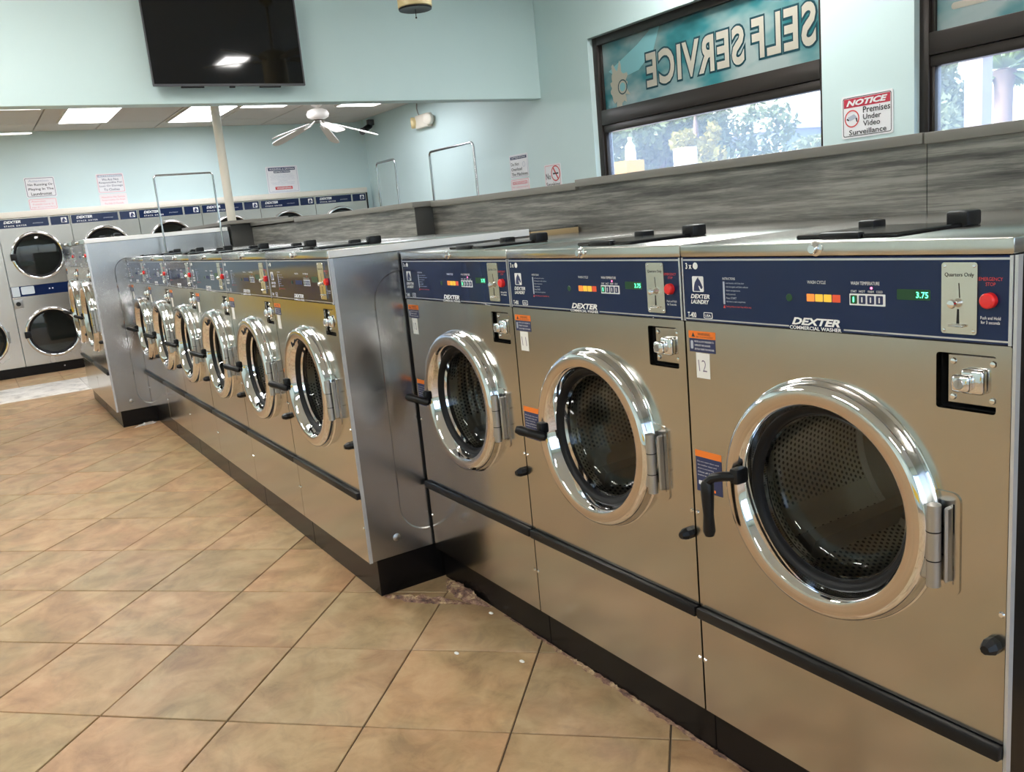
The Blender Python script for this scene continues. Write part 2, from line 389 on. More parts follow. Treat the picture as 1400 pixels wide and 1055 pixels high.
for i in range(-30, 30):
    for j in range(-30, 35):
        q = [(i+G/TS, j+G/TS), (i+1-G/TS, j+G/TS), (i+1-G/TS, j+1-G/TS), (i+G/TS, j+1-G/TS)]
        poly = [(TX+TS*(-b_*cA+a_*sA), TY+TS*(b_*sA+a_*cA)) for a_, b_ in q]
        for cl in ((1, 0, -(X_MARB[1]+.003)), (-1, 0, XE), (0, 1, -YO), (0, -1, YW)):
            poly = clip(poly, *cl)
            if len(poly) < 3: break
        if len(poly) < 3 or area(poly) < 4e-4 or hidden_under(poly): continue
        ct = (sum(p[0] for p in poly)/len(poly), sum(p[1] for p in poly)/len(poly)); pp = [pix((x, y, 0)) for x, y in poly]
        if all(p is not None for p in pp):
            fr = clip(clip(clip(clip(pp, 1, 0, 0), -1, 0, 1400), 0, 1, 0), 0, -1, 1055); ap = area(fr) if len(fr) > 2 else 0
        else: ap = 0
        tiles.append((ap, poly, ct))
for k in range(8):                          # tiles between marble and dryers, marble slabs
    for x0, x1, mm in ((-9.93, -9.525, TILE), (-9.52, -9.115, TILE)):
        y0 = -2.6+k*.41; poly = [(x0, y0), (x1, y0), (x1, y0+.407), (x0, y0+.407)]; tiles.append((50, poly, ((x0+x1)/2, y0+.2)))
tiles.sort(key=lambda t: -t[0])
TINT = [(.97, .97, .97), (1.02, .98, .92), (.97, .93, .90), (.92, .92, .90), (1.02, 1.0, .98), (.94, .90, .83), (1.03, .95, .90), (.98, .98, .90)]
rest = MB(); nt_ = 0
def tile_bm(bm_, poly, ct):
    cx, cy = ct; ins = [(cx+(x-cx)*.992, cy+(y-cy)*.992) for x, y in poly]; n = len(poly)
    a = [bm_.verts.new((x-cx, y-cy, -.008)) for x, y in poly]; b1 = [bm_.verts.new((x-cx, y-cy, -.0016)) for x, y in poly]; c1 = [bm_.verts.new((x-cx, y-cy, 0)) for x, y in ins]
    bm_.faces.new(c1)
    for k in range(n):
        bm_.faces.new([a[k], a[(k+1) % n], b1[(k+1) % n], b1[k]]); bm_.faces.new([b1[k], b1[(k+1) % n], c1[(k+1) % n], c1[k]])
FULL = None
for ap, poly, ct in tiles:
    t = bmesh.new(); tile_bm(t, poly, ct); bmesh.ops.recalc_face_normals(t, faces=t.faces)
    for f in t.faces:
        if abs(f.normal.z) > .9 and f.normal.z < 0: f.normal_flip()
    if ap > 0 and nt_ < 290:
        nt_ += 1
        isfull = len(poly) == 4 and abs(area(poly)-(TS-2*G)**2) < 1e-4
        if isfull and FULL is not None: t.free(); me = FULL
        else:
            me = bpy.data.meshes.new('tile'); t.to_mesh(me); t.free(); me.materials.append(TILE)
            if isfull: FULL = me
        o = link('tile', me, None, floor, (*ct, random.uniform(-.0006, .0006))); o.color = (*[a*c for a, c in zip(random.choice(TINT), (.90, .865, .80))], 1)
    else: rest._add(t, Matrix.Translation((*ct, 0)))
o = rest.build('outlying_tiling', TILE, floor, smooth=False); o['kind'] = 'stuff'; o.color = (.90, .865, .80, 1)
for k in range(4):
    b = MB(); b.box(X_MARB[0], X_MARB[1], -3.0+k*.86, -3.0+(k+1)*.86-.004, -.01, .0005, .001); b.build('marble_slab', MARBLE, floor)

# walls
def hplate(name, loops, M, h, m, label=None):
    b = MB(); b.plate(loops, h, M); return structure(b.build(name, m, smooth=False), label)
W1 = (-5.295, -2.998); W2 = (-2.382, -.25); WZ = (1.15, 2.585)
hplate('wall_window', [[(XB-.2, -.1), (XE, -.1), (XE, ZC), (XB-.2, ZC)], [(W1[0], WZ[0]), (W1[1], WZ[0]), (W1[1], WZ[1]), (W1[0], WZ[1])],
        [(W2[0], WZ[0]), (W2[1], WZ[0]), (W2[1], WZ[1]), (W2[0], WZ[1])]], front(0, YW, 0), .20, WALL, 'pale mint painted wall with two dark framed windows')
b = MB(); b.box(XB-.2, XB, YO-.2, YW, -.1, ZC); structure(b.build('wall_back', WALL, smooth=False), 'pale blue painted wall above the dryers')
b = MB(); b.box(XH-.15, XH, YO, YW, 2.225, ZC, .004); structure(b.build('wall_header', WALL, smooth=False), 'pale mint header wall that carries the television')
b = MB(); b.box(XB-.2, XE, YO-.2, YO, -.1, ZC); structure(b.build('wall_opposite', WALL, smooth=False))
# street end with a wide glazed front
hplate('wall_street', [[(YO, -.1), (YW, -.1), (YW, ZC), (YO, ZC)], [(-4.0, .6), (2.9, .6), (2.9, 2.7), (-4.0, 2.7)]], Matrix.Translation((XE, 0, 0)) @ Matrix.Rotation(R_(90), 4, 'Z') @ Matrix.Rotation(R_(90), 4, 'X'), .2, WALL)
s3 = structure(empty('window_3', (XE-.1, 0, 0)))
for y in (-4.0, -1.7, .6, 2.9):
    b = MB(); b.box(-.03, .03, y-.03, y+.03, .6, 2.7); b.build('frame_bar', BRONZE, s3, smooth=False)
for z in (.6, 2.7):
    b = MB(); b.box(-.03, .03, -4.0, 2.9, z-.03, z+.03); b.build('frame_bar', BRONZE, s3, smooth=False)
for y0, y1 in ((-3.97, -1.73), (-1.67, .57), (.63, 2.87)):
    b = MB(); b.box(-.003, .003, y0, y1, .63, 2.67); b.build('pane', WINGLASS, s3, smooth=False)
b = MB(); b.box(XH, XE+.2, YO-.2, YW+.2, ZC, ZC+.1); structure(b.build('ceiling', CEILN, smooth=False))

# low ceiling of panels on a grid
b = MB(); b.box(XB-.2, XH-.152, YO-.2, YW+.2, ZF+.03, ZF+.08); lowc = structure(b.build('ceiling_low', CEIL, smooth=False), 'dropped ceiling of beige grey panels')
TROF = [(-8.73, .075), (-8.86, 1.155), (-7.87, 1.66), (-7.91, 2.71), (-7.74, -.60), (-8.73, -1.6), (-8.8, -2.9)]
gx = [XB+.0, -9.45, -8.25, -7.05, XH-.15]; gy = [YO+.61*k for k in range(14)]
for a0, a1 in zip(gx, gx[1:]):
    for c0, c1 in zip(gy, gy[1:]):
        c1 = min(c1, YW)
        if c1-c0 < .05: continue
        b = MB(); b.box(a0+.006, a1-.006, c0+.006, c1-.006, ZF, ZF+.03, .003, 1); b.build('ceiling_panel', CEIL, lowc, smooth=False)
def troffer(x, y, z, lx, ly, m, label):
    r = empty('ceiling_light', (x, y, z)); tag(r, label, 'ceiling light', 'flat ceiling light panels')
    b = MB(); b.box(-lx/2+.015, lx/2-.015, -ly/2+.015, ly/2-.015, -.012, -.004); b.build('diffuser', m, r, smooth=False)
    b = MB(); b.plate([rrect(-lx/2, lx/2, -ly/2, ly/2, .004, 1), rrect(-lx/2+.016, lx/2-.016, -ly/2+.016, ly/2-.016, .002, 1)], .018, Matrix.Translation((0, 0, 0))); b.build('frame', TBAR, r, smooth=False)
LL = ['bright ceiling light panel above the two paired red and black wall signs', 'bright ceiling light panel cut across by the cream pole', 'ceiling light panel showing as a thin strip beneath the television',
      'ceiling light panel showing as a thin strip above the white ceiling fan', 'sliver of ceiling light under the header wall near the first dryer sign',
      'ceiling light panel over the aisle beyond the single visible fan blade', 'ceiling light panel furthest along the aisle beyond the fan blade']
for (x, y), lab in zip(TROF, LL): troffer(x, y, ZF-.002, 1.2, .48, LF, lab)
for k, (x, y) in enumerate([(-4.2, -2.6), (-4.2, -.9), (-1.2, -2.6), (-1.75, 1.9), (1.9, -2.6), (1.9, .4), (-3.5, 2.9)]):
    troffer(x, y, ZC-.002, 1.22 if k != 3 else .60, .32, LN, ['high ceiling light before the header, opposite side', 'high ceiling light before the television', 'high ceiling light over the open floor', 'high ceiling light over the near washers', 'high ceiling light by the street glass', 'high ceiling light at the street end above the washers', 'added high ceiling light brightening the header and window walls'][k])  # last lamp is added out of view to brighten header and window walls

# windows 1 and 2
def window(n, x0, x1, hasleft, label):
    yf = YW+.05; r = structure(empty('window_%d' % n, (0, yf, 0)), label)
    z0, z1, t0, t1 = WZ[0], WZ[1], 1.825, 2.005; F = .065
    def bar(a0, a1, c0, c1, y0=0., y1=.09, bev=.004): b = MB(); b.box(a0, a1, y0, y1, c0, c1, bev); b.build('frame_bar', BRONZE, r)
    bar(x0, x0+F, z0, z1); bar(x1-F, x1, z0, z1); bar(x0+F, x1-F, z1-F, z1); bar(x0+F, x1-F, z0, z0+F)
    bar(x0+F, x1-F, t0+.06, t1); bar(x0+F, x1-F, t0, t0+.058, .012, .09)
    bar(x0+F, x0+F+.025, t1, z1-F, .02, .08, .002); bar(x0+F, x0+F+.025, z0+F, t0, .02, .08, .002)
    b = MB(); b.box(x0+F, x1-F, .045, .051, t1-.01, z1-F+.01); b.build('upper_pane', WINGLASS, r, smooth=False)
    b = MB(); b.box(x0+F, x1-F, .045, .051, z0+F-.01, t0+.01); b.build('lower_pane', WINGLASS, r, smooth=False)
    return r
w1 = window(1, W1[0]-.01, W1[1]+.01, True, 'dark framed window with a mirrored teal lettered film'); w2 = window(2, W2[0]-.01, W2[1]+.01, True, 'dark framed window beside the notice sign')

# window film with mirrored lettering
def film(x0, x1, z0, z1, lab):
    r = empty('window_film', (0, YW+.088, 0)); tag(r, lab, 'window film')
    flat('film_sheet', [[(x0, z0), (x1, z0), (x1, z1), (x0, z1)]], front(), FILM, r, .001); return r
fr1 = film(W1[0]+.07, W1[1]-.07, 2.0, 2.52, 'teal window film reading self service in mirrored cream letters')
FP = front(0, -.0022, 0)
SV, SL = (-4.69, -3.69), (-3.62, -3.10)
def mirrored(s, x0, x1, z, h, parent, bold=.03, ob=.075):
    # reads from outside: flipped in x
    for nm, bd, mm, e, grow in (('letter_outline', ob, LETTERO, 0., .014), ('lettering', bold, LETTER, .0012, 0.)):
        me = text_mesh(s, bold=bd, space=1.12, res=4); xs_ = [v.co.x for v in me.vertices]; ys_ = [v.co.y for v in me.vertices]
        sx = (x1-x0+2*grow)/(max(xs_)-min(xs_)); sy = (h+2*grow)/(max(ys_)-min(ys_))
        me.transform(FP @ Matrix.Translation(((x0+x1)/2, z, e)) @ Matrix.Diagonal((-sx, sy, 1, 1)) @ Matrix.Translation((-(max(xs_)+min(xs_))/2, -(max(ys_)+min(ys_))/2, 0)))
        me.flip_normals(); link(nm, me, mm, parent)
mirrored('SERVICE', SV[0], SV[1], 2.225, .255, fr1); mirrored('SELF', SL[0], SL[1], 2.235, .265, fr1)
# graphic at the film's end: splash with a round machine door, pale swoosh
sp = []
rs = random.Random(4)
for k in range(44):
    a = 2*math.pi*k/44; rr = rs.choice((.105, .12, .13, .15, .175)); sp.append((-5.03+rr*.85*math.cos(a), 2.165+rr*1.15*math.sin(a)))
flat('splash', [sp], FP, SPLASH, fr1); flat('drum_ring', [circ(-4.985, 2.155, .058, 32), circ(-4.985, 2.155, .049, 32)], front(0, -.0032, 0), LETTERO, fr1)
flat('drum_disc', [circ(-4.985, 2.155, .034, 24)], front(0, -.0032, 0), FROST, fr1)
flat('pale_sweep', [[(-5.15, 2.30), (-4.78, 2.44), (-4.62, 2.52), (-4.52, 2.52), (-4.60, 2.36), (-4.78, 2.25), (-5.0, 2.22)]], front(0, -.0012, 0), FROST, fr1)
fr2 = film(W2[0]+.07, W2[1]-.07, 2.0, 2.52, 'teal window film in the window beside the notice sign')
flat('swash', [rrect(-2.22, -1.75, 2.10, 2.135, .016)], FP, LETTER, fr2)

# bulkhead behind the washers
bk = structure(empty('wall_partition', (0, 0, 0)), 'grey wood grain laminate partition behind the washers')
def bkp(x0, x1, y, z1, nm='laminate_panel', m=WOOD, d=.16):
    b = MB(); b.box(x0, x1, y, y+d, .0, z1, .001, 1); b.build(nm, m, bk, smooth=False)
def cap(x0, x1, y, z, d=.20, ov=.018):
    b = MB(); b.box(x0, x1, y-ov, y-ov+d, z-.026, z, .003); b.build('cap_strip', CAPW, bk)
bkp(-.60, 1.4, .745, 1.322); bkp(-1.974, -.602, .745, 1.322); bkp(-3.17, -1.978, .752, 1.315)
bkp(-5.93, -3.172, .655, 1.318, d=.257); bkp(-3.172, -3.168, .655, 1.318, 'end_trim', WOODD, .11)
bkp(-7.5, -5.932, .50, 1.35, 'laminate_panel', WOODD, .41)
cap(-.598, 1.4, .745, 1.346); cap(-1.972, -.602, .745, 1.347); cap(-3.15, -1.98, .752, 1.338); cap(-4.9, -3.155, .655, 1.342, .29); cap(-5.9, -4.905, .655, 1.352, .29); cap(-7.5, -5.86, .50, 1.378, .44)
# ledge boards between washer lids and partition
def ledge(x0, x1, y0, y1, z, lab):
    r = empty('ledge_board', (x0, y0, z)); tag(r, lab, 'ledge')
    b = MB(); b.box(0, x1-x0, 0, y1-y0, -.030, -.006); b.build('plywood_core', WOODRAW, r, smooth=False)
    b = MB(); b.box(0, x1-x0-.002, 0, y1-y0, -.006, 0); b.build('top_sheet', STEEL_LID, r, smooth=False)
ledge(-3.165, -1.990, .528, .742, 1.182, 'grey topped plywood ledge with a raw wooden end behind the six-washer bank')
ledge(-5.925, -3.175, .528, .652, 1.182, 'grey topped plywood ledge behind the far half of the washer bank')

# ================================================================== washers
def horse(parent, frame, x0, z0, s, e):
    flat('horse_badge', [rrect(x0, x0+s, z0, z0+s, s*.08, 3)], frame @ Matrix.Translation((0, 0, e)), WHITE, parent, .0003)
    pts = [(.12, .05), (.16, .35), (.25, .62), (.42, .82), (.55, .95), (.58, .84), (.70, .72), (.80, .55), (.92, .32), (.86, .20), (.76, .20), (.66, .36), (.54, .42), (.60, .25), (.70, .05)]
    flat('horse_head', [[(x0+px*s, z0+pz*s) for px, pz in pts]], frame @ Matrix.Translation((0, 0, e+.0004)), NAVYP, parent, .0003)

def make_washer(P):
    w, D = P['w'], P['D']; hw = w/2-.0025; zb, zs, zp, zl, zt = P['zb'], P['zs'], P['zp'], P['zl'], P['zt']
    cx, cz, dr = P['cx'], P['cz'], P['dr']; k = dr/.213
    root = empty('front_load_washer')
    # cabinet shell
    b = MB()
    b.box(-hw, -hw+.004, .012, D, zb, zl); b.box(hw-.004, hw, .012, D, zb, zl); b.box(-hw, hw, D-.004, D, zb, zl); b.box(-hw, hw, .03, D, zb, zb+.004)
    b.build('cabinet', STEEL_SIDE, root, smooth=False)
    b = MB(); b.box(-w/2+.001, w/2-.001, .028, D-.05, 0, zb+.001, .002, 1); b.build('base', KICK, root, smooth=False)
    # lid
    b = MB(); b.box(-w/2+.001, w/2-.001, -.004, D-.005, zl+.001, zt, .0035, 2); lid = b.build('lid', STEEL_LID, root)
    b = MB(); b.lathe([(0, .012), (.007, .012), (.0085, .010), (.0085, .002), (.013, .0), (.013, -.001)], 20, front(0, -.004, (zl+zt)/2+.001)); b.build('key_lock', CHROME, lid)
    # soap dispenser flap
    b = MB(); b.box(-.085, .115, .05, .265, zt, zt+.007, .002, 1); fl = b.build('soap_flap', FLAP, root)
    b = MB(); b.box(.085, .125, .235, .280, zt, zt+.027, .005, 2); b.build('flap_latch', BLACK, fl)
    b = MB(); b.box(-.095, -.060, .240, .280, zt, zt+.018, .004, 2); b.build('flap_hinge', BLACK, fl)
    b = MB(); b.box(-.03, .05, .042, .062, zt, zt+.011, .004, 2); b.build('flap_lip', BLACK, fl)
    # front panel with door opening and coin recess
    rx0, rx1 = hw-.115+.002, hw-.021; rz0, rz1 = zp-.1045, zp-.0175
    b = MB(); b.plate([rrect(-hw, hw, zs, zp-.0015, .002, 1), circ(cx, cz, dr*.93, 64), rrect(rx0, rx1, rz0, rz1, .005, 3)], .014, front())
    b.build('front_panel', STEEL, root, smooth=False)
    b = MB(); b.box(-hw, hw, 0, .014, zb, zs-.026, .0015, 1); b.build('lower_panel', STEEL, root)
    b = MB(); b.box(-hw, hw, -.014, .004, zs-.026, zs-.002, .003, 2); b.build('rubber_strip', BLACK, root)
    # coin box in its recess
    b = MB(); b.box(rx0-.004, rx1+.004, .038, .042, rz0-.004, rz1+.004)
    for bx in ((rx0-.004, rx0, .012, .04, rz0, rz1), (rx1, rx1+.004, .012, .04, rz0, rz1), (rx0, rx1, .012, .04, rz0-.004, rz0), (rx0, rx1, .012, .04, rz1, rz1+.004)): b.box(*bx)
    cb = b.build('coin_recess', DARK, root, smooth=False)
    px0, px1, pz0, pz1 = rx0+.013, rx1-.001, rz0+.008, rz1-.004
    b = MB(); b.box(px0, px1, .010, .014, pz0, pz1, .001, 1); b.build('coin_box_plate', STEEL, cb)
    for qx in (px0+.009, px1-.009):
        for qz in (pz0+.010, pz1-.010):
            b = MB(); b.lathe([(0, .0035), (.004, .003), (.0052, 0)], 12, front(qx, .010, qz)); b.build('rivet', CHROME, cb)
    mx_, mz_ = (px0+px1)/2+.006, (pz0+pz1)/2
    b = MB(); b.box(mx_-.020, mx_+.016, -.004, .012, mz_-.019, mz_+.019, .006, 3); b.build('lock_housing', CHROME, cb)
    b = MB(); b.box(mx_-.026, mx_+.002, -.018, -.002, mz_-.014, mz_+.012, .006, 3); b.build('lock_block', CHROME, cb)
    b = MB(); b.lathe([(0, .002), (.007, .002), (.008, 0)], 20, front(mx_-.012, -.018, mz_-.001)); b.box(mx_-.0128, mx_-.0112, -.0212, -.0195, mz_-.006, mz_+.004); b.build('lock_cylinder', ALU, cb)
    # control panel
    b = MB(); b.box(-hw, hw, -.002, .010, zp, zl, .0015, 1); cp = b.build('control_panel', NAVY, root)
    yf = -.0022; F = front(0, yf, 0)
    for z0, z1, xa, xb in ((zl-.0062, zl-.003, -hw+.003, hw-.004), (zp+.004, zp+.0066, -hw+.003, -.062), (zp+.004, zp+.0066, .052, hw-.004)):
        flat('edge_line', [[(xa, z0), (xb, z0), (xb, z1), (xa, z1)]], F, BORD, cp, .0004)
    b = MB(); b.box(-hw, -hw+.0032, -.003, .0, zp, zl); b.build('side_trim', BORD, cp, smooth=False)
    b = MB(); b.box(hw-.0042, hw, -.003, .0, zp, zl); b.build('side_trim', BORD, cp, smooth=False)
    xl = -w/2; hp = zl-zp; zz = lambda q: zp+hp*q
    fitted('badge_text', '3 x', xl+.013, xl+.030, zz(.872), .012, F, .0004, WHITE, cp, bold=.02); 
    flat('badge_mark', [circ(xl+.040, zz(.872), .0068, 14)], F, WHITE, cp, .0004)
    horse(cp, F, xl+.030, zz(.47), .031, .0004)
    fitted('brand_name', 'DEXTER', xl+.024, xl+.076, zz(.40), .0085, F, .0004, WHITE, cp, bold=.03, shear=.25)
    fitted('brand_name', 'LAUNDRY', xl+.024, xl+.074, zz(.315), .0085, F, .0004, WHITE, cp, bold=.03, shear=.25)
    fitted('model_text', 'T-400' if P['w'] < .7 else 'T-600', xl+.013, xl+.037, zz(.105), .011, F, .0004, WHITE, cp, bold=.02)
    flat('origin_mark', [rrect(xl+.057, xl+.081, zz(.06), zz(.155), .002), rrect(xl+.0585, xl+.0795, zz(.07), zz(.145), .0015)], F, WHITE, cp, .0004)
    fitted('origin_text', 'USA', xl+.061, xl+.077, zz(.105), .005, F, .0004, WHITE, cp, bold=.02)
    fitted('instruction_title', 'INSTRUCTIONS', xl+.112, xl+.144, zz(.685), .0045, F, .0004, WHITE, cp)
    for q, (s, wd) in enumerate((('Load laundry and close door', .046), ('Add detergent and fabric softener', .056), ('Select temperature', .036), ('Add payment', .024), ('Press START', .026), ('Add items to wash compartment', .048))):
        fitted('instruction_line', s, xl+.120, xl+.120+wd, zz(.615-q*.055), .0042, F, .0004, GREYP, cp)
    flat('instruction_bar', [[(xl+.112, zz(.30)), (xl+.1165, zz(.30)), (xl+.1165, zz(.64)), (xl+.112, zz(.64))]], F, GREYP, cp, .0003)
    fitted('warning_line', 'Tumbling clothes can harm. Keep children away', xl+.118, xl+.182, zz(.265), .0042, F, .0004, REDP, cp)
    flat('warning_triangle', [[(xl+.111, zz(.24)), (xl+.117, zz(.24)), (xl+.114, zz(.29))]], F, REDP, cp, .0003)
    fitted('cycle_title', 'WASH CYCLE', -.020-.0, .018, zz(.66), .0055, F, .0004, WHITE, cp)
    b = MB(); b.lathe([(0, .001), (.006, .0008), (.007, 0)], 12, F @ Matrix.Translation((-.060, zz(.44), 0))); b.build('dim_lamp', LAMPOFF, cp)
    lit = P.get('lit', True)
    for q, mm in enumerate((L_OR, L_YE, L_YE, L_RE) if lit else (NAVYP,)*4):
        a0 = -.022+q*.0175; flat('cycle_light', [rrect(a0, a0+.0158, zz(.40), zz(.50), .001)], F, mm, cp, .0008)
    fitted('temperature_title', 'WASH TEMPERATURE', .067, .120, zz(.66), .0055, F, .0004, WHITE, cp)
    flat('button_frame', [rrect(.064, .130, zz(.375), zz(.525), .001)], F, WHITE, cp, .0006)
    for q, s in enumerate(('START', 'HOT', 'WARM', 'COLD')):
        a0 = .0662+q*.0158; flat('temperature_button', [rrect(a0, a0+.0122, zz(.395), zz(.505), .0015)], front(0, yf-.0006, 0), LAMPOFF if q == 0 else NAVYP, cp, .0012)
        flat('button_symbol', [rrect(a0+.005, a0+.0075, zz(.415), zz(.485), .001)], front(0, yf-.0014, 0), WHITE if q or not lit else GREEN_E, cp, .0003)
        fitted('button_text', s, a0+.0005, a0+.0118, zz(.555), .0038, F, .0004, WHITE, cp)
    b = MB(); b.lathe([(0, .001), (.0016, .0008), (.002, 0)], 10, F @ Matrix.Translation((.105, zz(.60), 0))); b.build('red_light', L_DOT if lit else REDP, cp)
    flat('price_window', [rrect(.150, .206, zz(.47), zz(.60), .002)], F, LAMPOFF, cp, .0005)
    if lit: fitted('price_digits', '3.75', .183, .203, zz(.535), .0095, F, .0008, GREEN_E, cp, bold=.01)
    fitted('brand_lettering', 'DEXTER', -.055, .045, zz(.120), .013, F, .0006, WHITE, cp, bold=.04, shear=.3)
    fitted('brand_caption', 'COMMERCIAL WASHER', -.060, .048, zz(.030), .0064, F, .0006, WHITE, cp, bold=.02)
    # coin slot plate and stop button
    xr = w/2; b = MB(); b.plate([rrect(xr-.105, xr-.051, zz(.10), zz(.925), .004, 3)], .003, front(0, -.005, 0)); cs = b.build('coin_slot_plate', ALUP, root, smooth=False)
    FC = front(0, -.0052, 0)
    fitted('slot_lettering', 'Quarters Only', xr-.100, xr-.056, zz(.78), .0075, FC, .0003, BLACKP, cs)
    flat('coin_slit', [[(xr-.0775, zz(.52)), (xr-.0760, zz(.52)), (xr-.0775, zz(.69)), (xr-.079, zz(.69))]], FC, DARK, cs, .0003)
    flat('return_slit', [[(xr-.0815, zz(.22)), (xr-.077, zz(.22)), (xr-.0775, zz(.39)), (xr-.0805, zz(.39))]], FC, DARK, cs, .0003)
    b = MB(); b.lathe([(0, .013), (.0055, .0115), (.007, .008), (.005, .003), (.004, 0)], 16, FC @ Matrix.Translation((xr-.084, zz(.455), 0))); b.build('return_knob', CHROME, cs)
    b = MB(); b.box(xr-.092, xr-.067, -.012, -.005, zz(.185), zz(.215), .0015, 1); b.build('coin_lip', CHROME, cs)
    for qx in (xr-.100, xr-.056):
        for qz in (zz(.14), zz(.885)):
            b = MB(); b.lathe([(0, .001), (.002, .0008), (.0026, 0)], 10, FC @ Matrix.Translation((qx, qz, 0))); b.build('screw', CHROME, cs)
    b = MB(); b.lathe([(0, .011), (.009, .0105), (.0112, .008), (.0116, 0)], 24, F @ Matrix.Translation((xr-.034, zz(.50), 0))); b.build('stop_button', REDB, cp)
    fitted('stop_text', 'EMERGENCY\nSTOP', xr-.050, xr-.016, zz(.71), .0125, F, .0004, REDP, cp)
    fitted('hold_text', 'Push and Hold\nfor 3 seconds', xr-.047, xr-.018, zz(.275), .011, F, .0004, WHITE, cp)
    # stickers on the front
    S = front(0, -.0006, 0); ys = zp-.020
    flat('warning_sticker', [[(xl+.010, ys-.015), (xl+.084, ys-.015), (xl+.084, ys), (xl+.010, ys)]], S, ORANGE, root, .0005)
    flat('safety_sticker', [[(xl+.011, ys-.043), (xl+.083, ys-.043), (xl+.083, ys-.0155), (xl+.011, ys-.0155)]], S, NAVYP, root, .0005)
    ws_ = [o for o in root.children if o.name.startswith('warning_sticker')][0]; ss_ = [o for o in root.children if o.name.startswith('safety_sticker')][0]
    SE = front(0, -.0008, 0)
    flat('warning_triangle', [[(xl+.018, ys-.012), (xl+.028, ys-.012), (xl+.023, ys-.003)]], SE, BLACKP, ws_, .0003)
    fitted('warning_text', 'WARNING', xl+.036, xl+.070, ys-.0055, .0055, SE, .0002, BLACKP, ws_, bold=.01); fitted('warning_text', 'RISK OF ENTANGLEMENT', xl+.032, xl+.078, ys-.0115, .0028, SE, .0002, BLACKP, ws_)
    flat('pictogram', [rrect(xl+.015, xl+.022, ys-.037, ys-.020, .002)], SE, GREYP, ss_, .0003)
    for q, s in enumerate(('NEVER ALLOW CHILDREN TO', 'OPERATE THE WASHER', 'OR PLAY NEAR THE WASHER')):
        fitted('safety_text', s, xl+.026, xl+.080-(.010 if q == 1 else 0), ys-.021-q*.0078, .0038, SE, .0002, WHITE, ss_)
    y2 = cz+.0325; 
    flat('warning_sticker', [[(xl+.011, y2-.014), (xl+.085, y2-.014), (xl+.085, y2), (xl+.011, y2)]], S, ORANGE, root, .0005)
    lg = flat('safety_sticker', [[(xl+.012, y2-.090), (xl+.085, y2-.090), (xl+.085, y2-.0145), (xl+.012, y2-.0145)]], S, NAVYP, root, .0005)
    for q in range(5): fitted('safety_text', ('Do not open door until', 'the washer stops and', 'drum is not turning.', 'Close all fasteners', 'before loading')[q], xl+.017, xl+.078-(q % 3)*.007, y2-.024-q*.0075, .0036, SE, .0002, WHITE, lg)
    flat('pictogram', [rrect(xl+.018, xl+.036, y2-.075, y2-.066, .002)], SE, WHITE, lg, .0003); flat('pictogram', [rrect(xl+.042, xl+.066, y2-.086, y2-.080, .002)], SE, ORANGE, lg, .0003)
    # screws and leveling knob
    for sx_, z_ in ((hw-.006, cz-.1085), (-hw+.006, cz-.1085), (hw-.006, zs-.13), (-hw+.006, zs-.13)):
        b = MB(); b.lathe([(0, .003), (.0035, .0026), (.0052, 0)], 12, front(sx_, -.0002, z_)); b.build('panel_screw', CHROME, root)
    b = MB(); b.lathe([(0, .026), (.007, .026), (.0085, .024), (.0135, .012), (.0135, 0), (0, 0)], 8, front(hw-.017, 0, cz-.1625)); b.build('stop_peg', BLACK, root, ang=20)
    # drum and tub
    C = front(cx, 0, cz)
    b = MB(); b.lathe([(.168*k, -.035), (.185*k, -.075), (.225*k, -.080), (.225*k, -.40)], 64, C); b.build('drum', PERF, root)
    b = MB(); b.lathe([(.226*k, -.395), (.215*k, -.405), (.15*k, -.40), (.145*k, -.41), (.05*k, -.42), (0, -.42)], 64, C); db = b.build('drum_back', DRUMB, root)
    for q in range(3):
        b = MB(); b.box(-.018, .018, -.19*k, -.03*k, -.40, -.393, .003, 1); me = b.mesh('drum_rib'); me.transform(C @ Matrix.Rotation(R_(25+120*q), 4, 'Z')); link('drum_rib', me, DRUMB, db)
        b = MB(); b.prism([(-.03, -.002), (.03, -.002), (.012, .055), (-.012, .055)], .30); me = b.mesh('drum_lifter'); me.transform(C @ Matrix.Rotation(R_(80+120*q), 4, 'Z') @ Matrix.Translation((0, -.224*k, -.395))); link('drum_lifter', me, DRUMB, db)
    b = MB(); b.lathe([(.200*k, .002), (.198*k, -.03), (.168*k, -.04), (.168*k, -.030)], 64, C); b.build('door_seal', RUBBER, root)
    # door: chrome ring, satin face, gasket, glass bowl
    door = empty('door', (cx, 0, cz)); door.parent = root; C0 = front()
    b = MB(); b.lathe([(.222*k, -.002), (.2222*k, .002), (.2185*k, .004), (.2175*k, .009), (.2168*k, .020), (.2140*k, .0275), (.2090*k, .0325), (.2040*k, .0345)], 96, C0); b.build('chrome_ring', CHROME, door, ang=60)
    b = MB(); b.lathe([(.2040*k, .0345), (.197*k, .0352), (.186*k, .0345), (.1805*k, .0328)], 96, C0); b.build('ring_face', SATIN, door, ang=60)
    b = MB(); b.lathe([(.1805*k, .0328), (.1775*k, .0300), (.1720*k, .018), (.1670*k, .004)], 96, C0); b.build('inner_bezel', CHROME, door, ang=60)
    b = MB(); b.lathe([(.1675*k, .005), (.161*k, .004), (.155*k, -.006), (.1525*k, -.020)], 80, C0); b.build('gasket', RUBBER, door, ang=60)
    b = MB(); b.lathe([(.1530*k, -.014), (.149*k, -.020), (.144*k, -.042), (.136*k, -.054), (.117*k, -.060), (.06*k, -.059), (0, -.058)], 64, C0); b.build('glass_bowl', DOORGLASS, door, ang=60)
    b = MB(); b.lathe([(.1542*k, -.012), (.1510*k, -.010), (.1485*k, -.017)], 64, C0); b.build('glass_rim', CHROME, door, ang=60)
    # hinge on the side away from the handle
    hx = .2200*k; hz = -.016*k
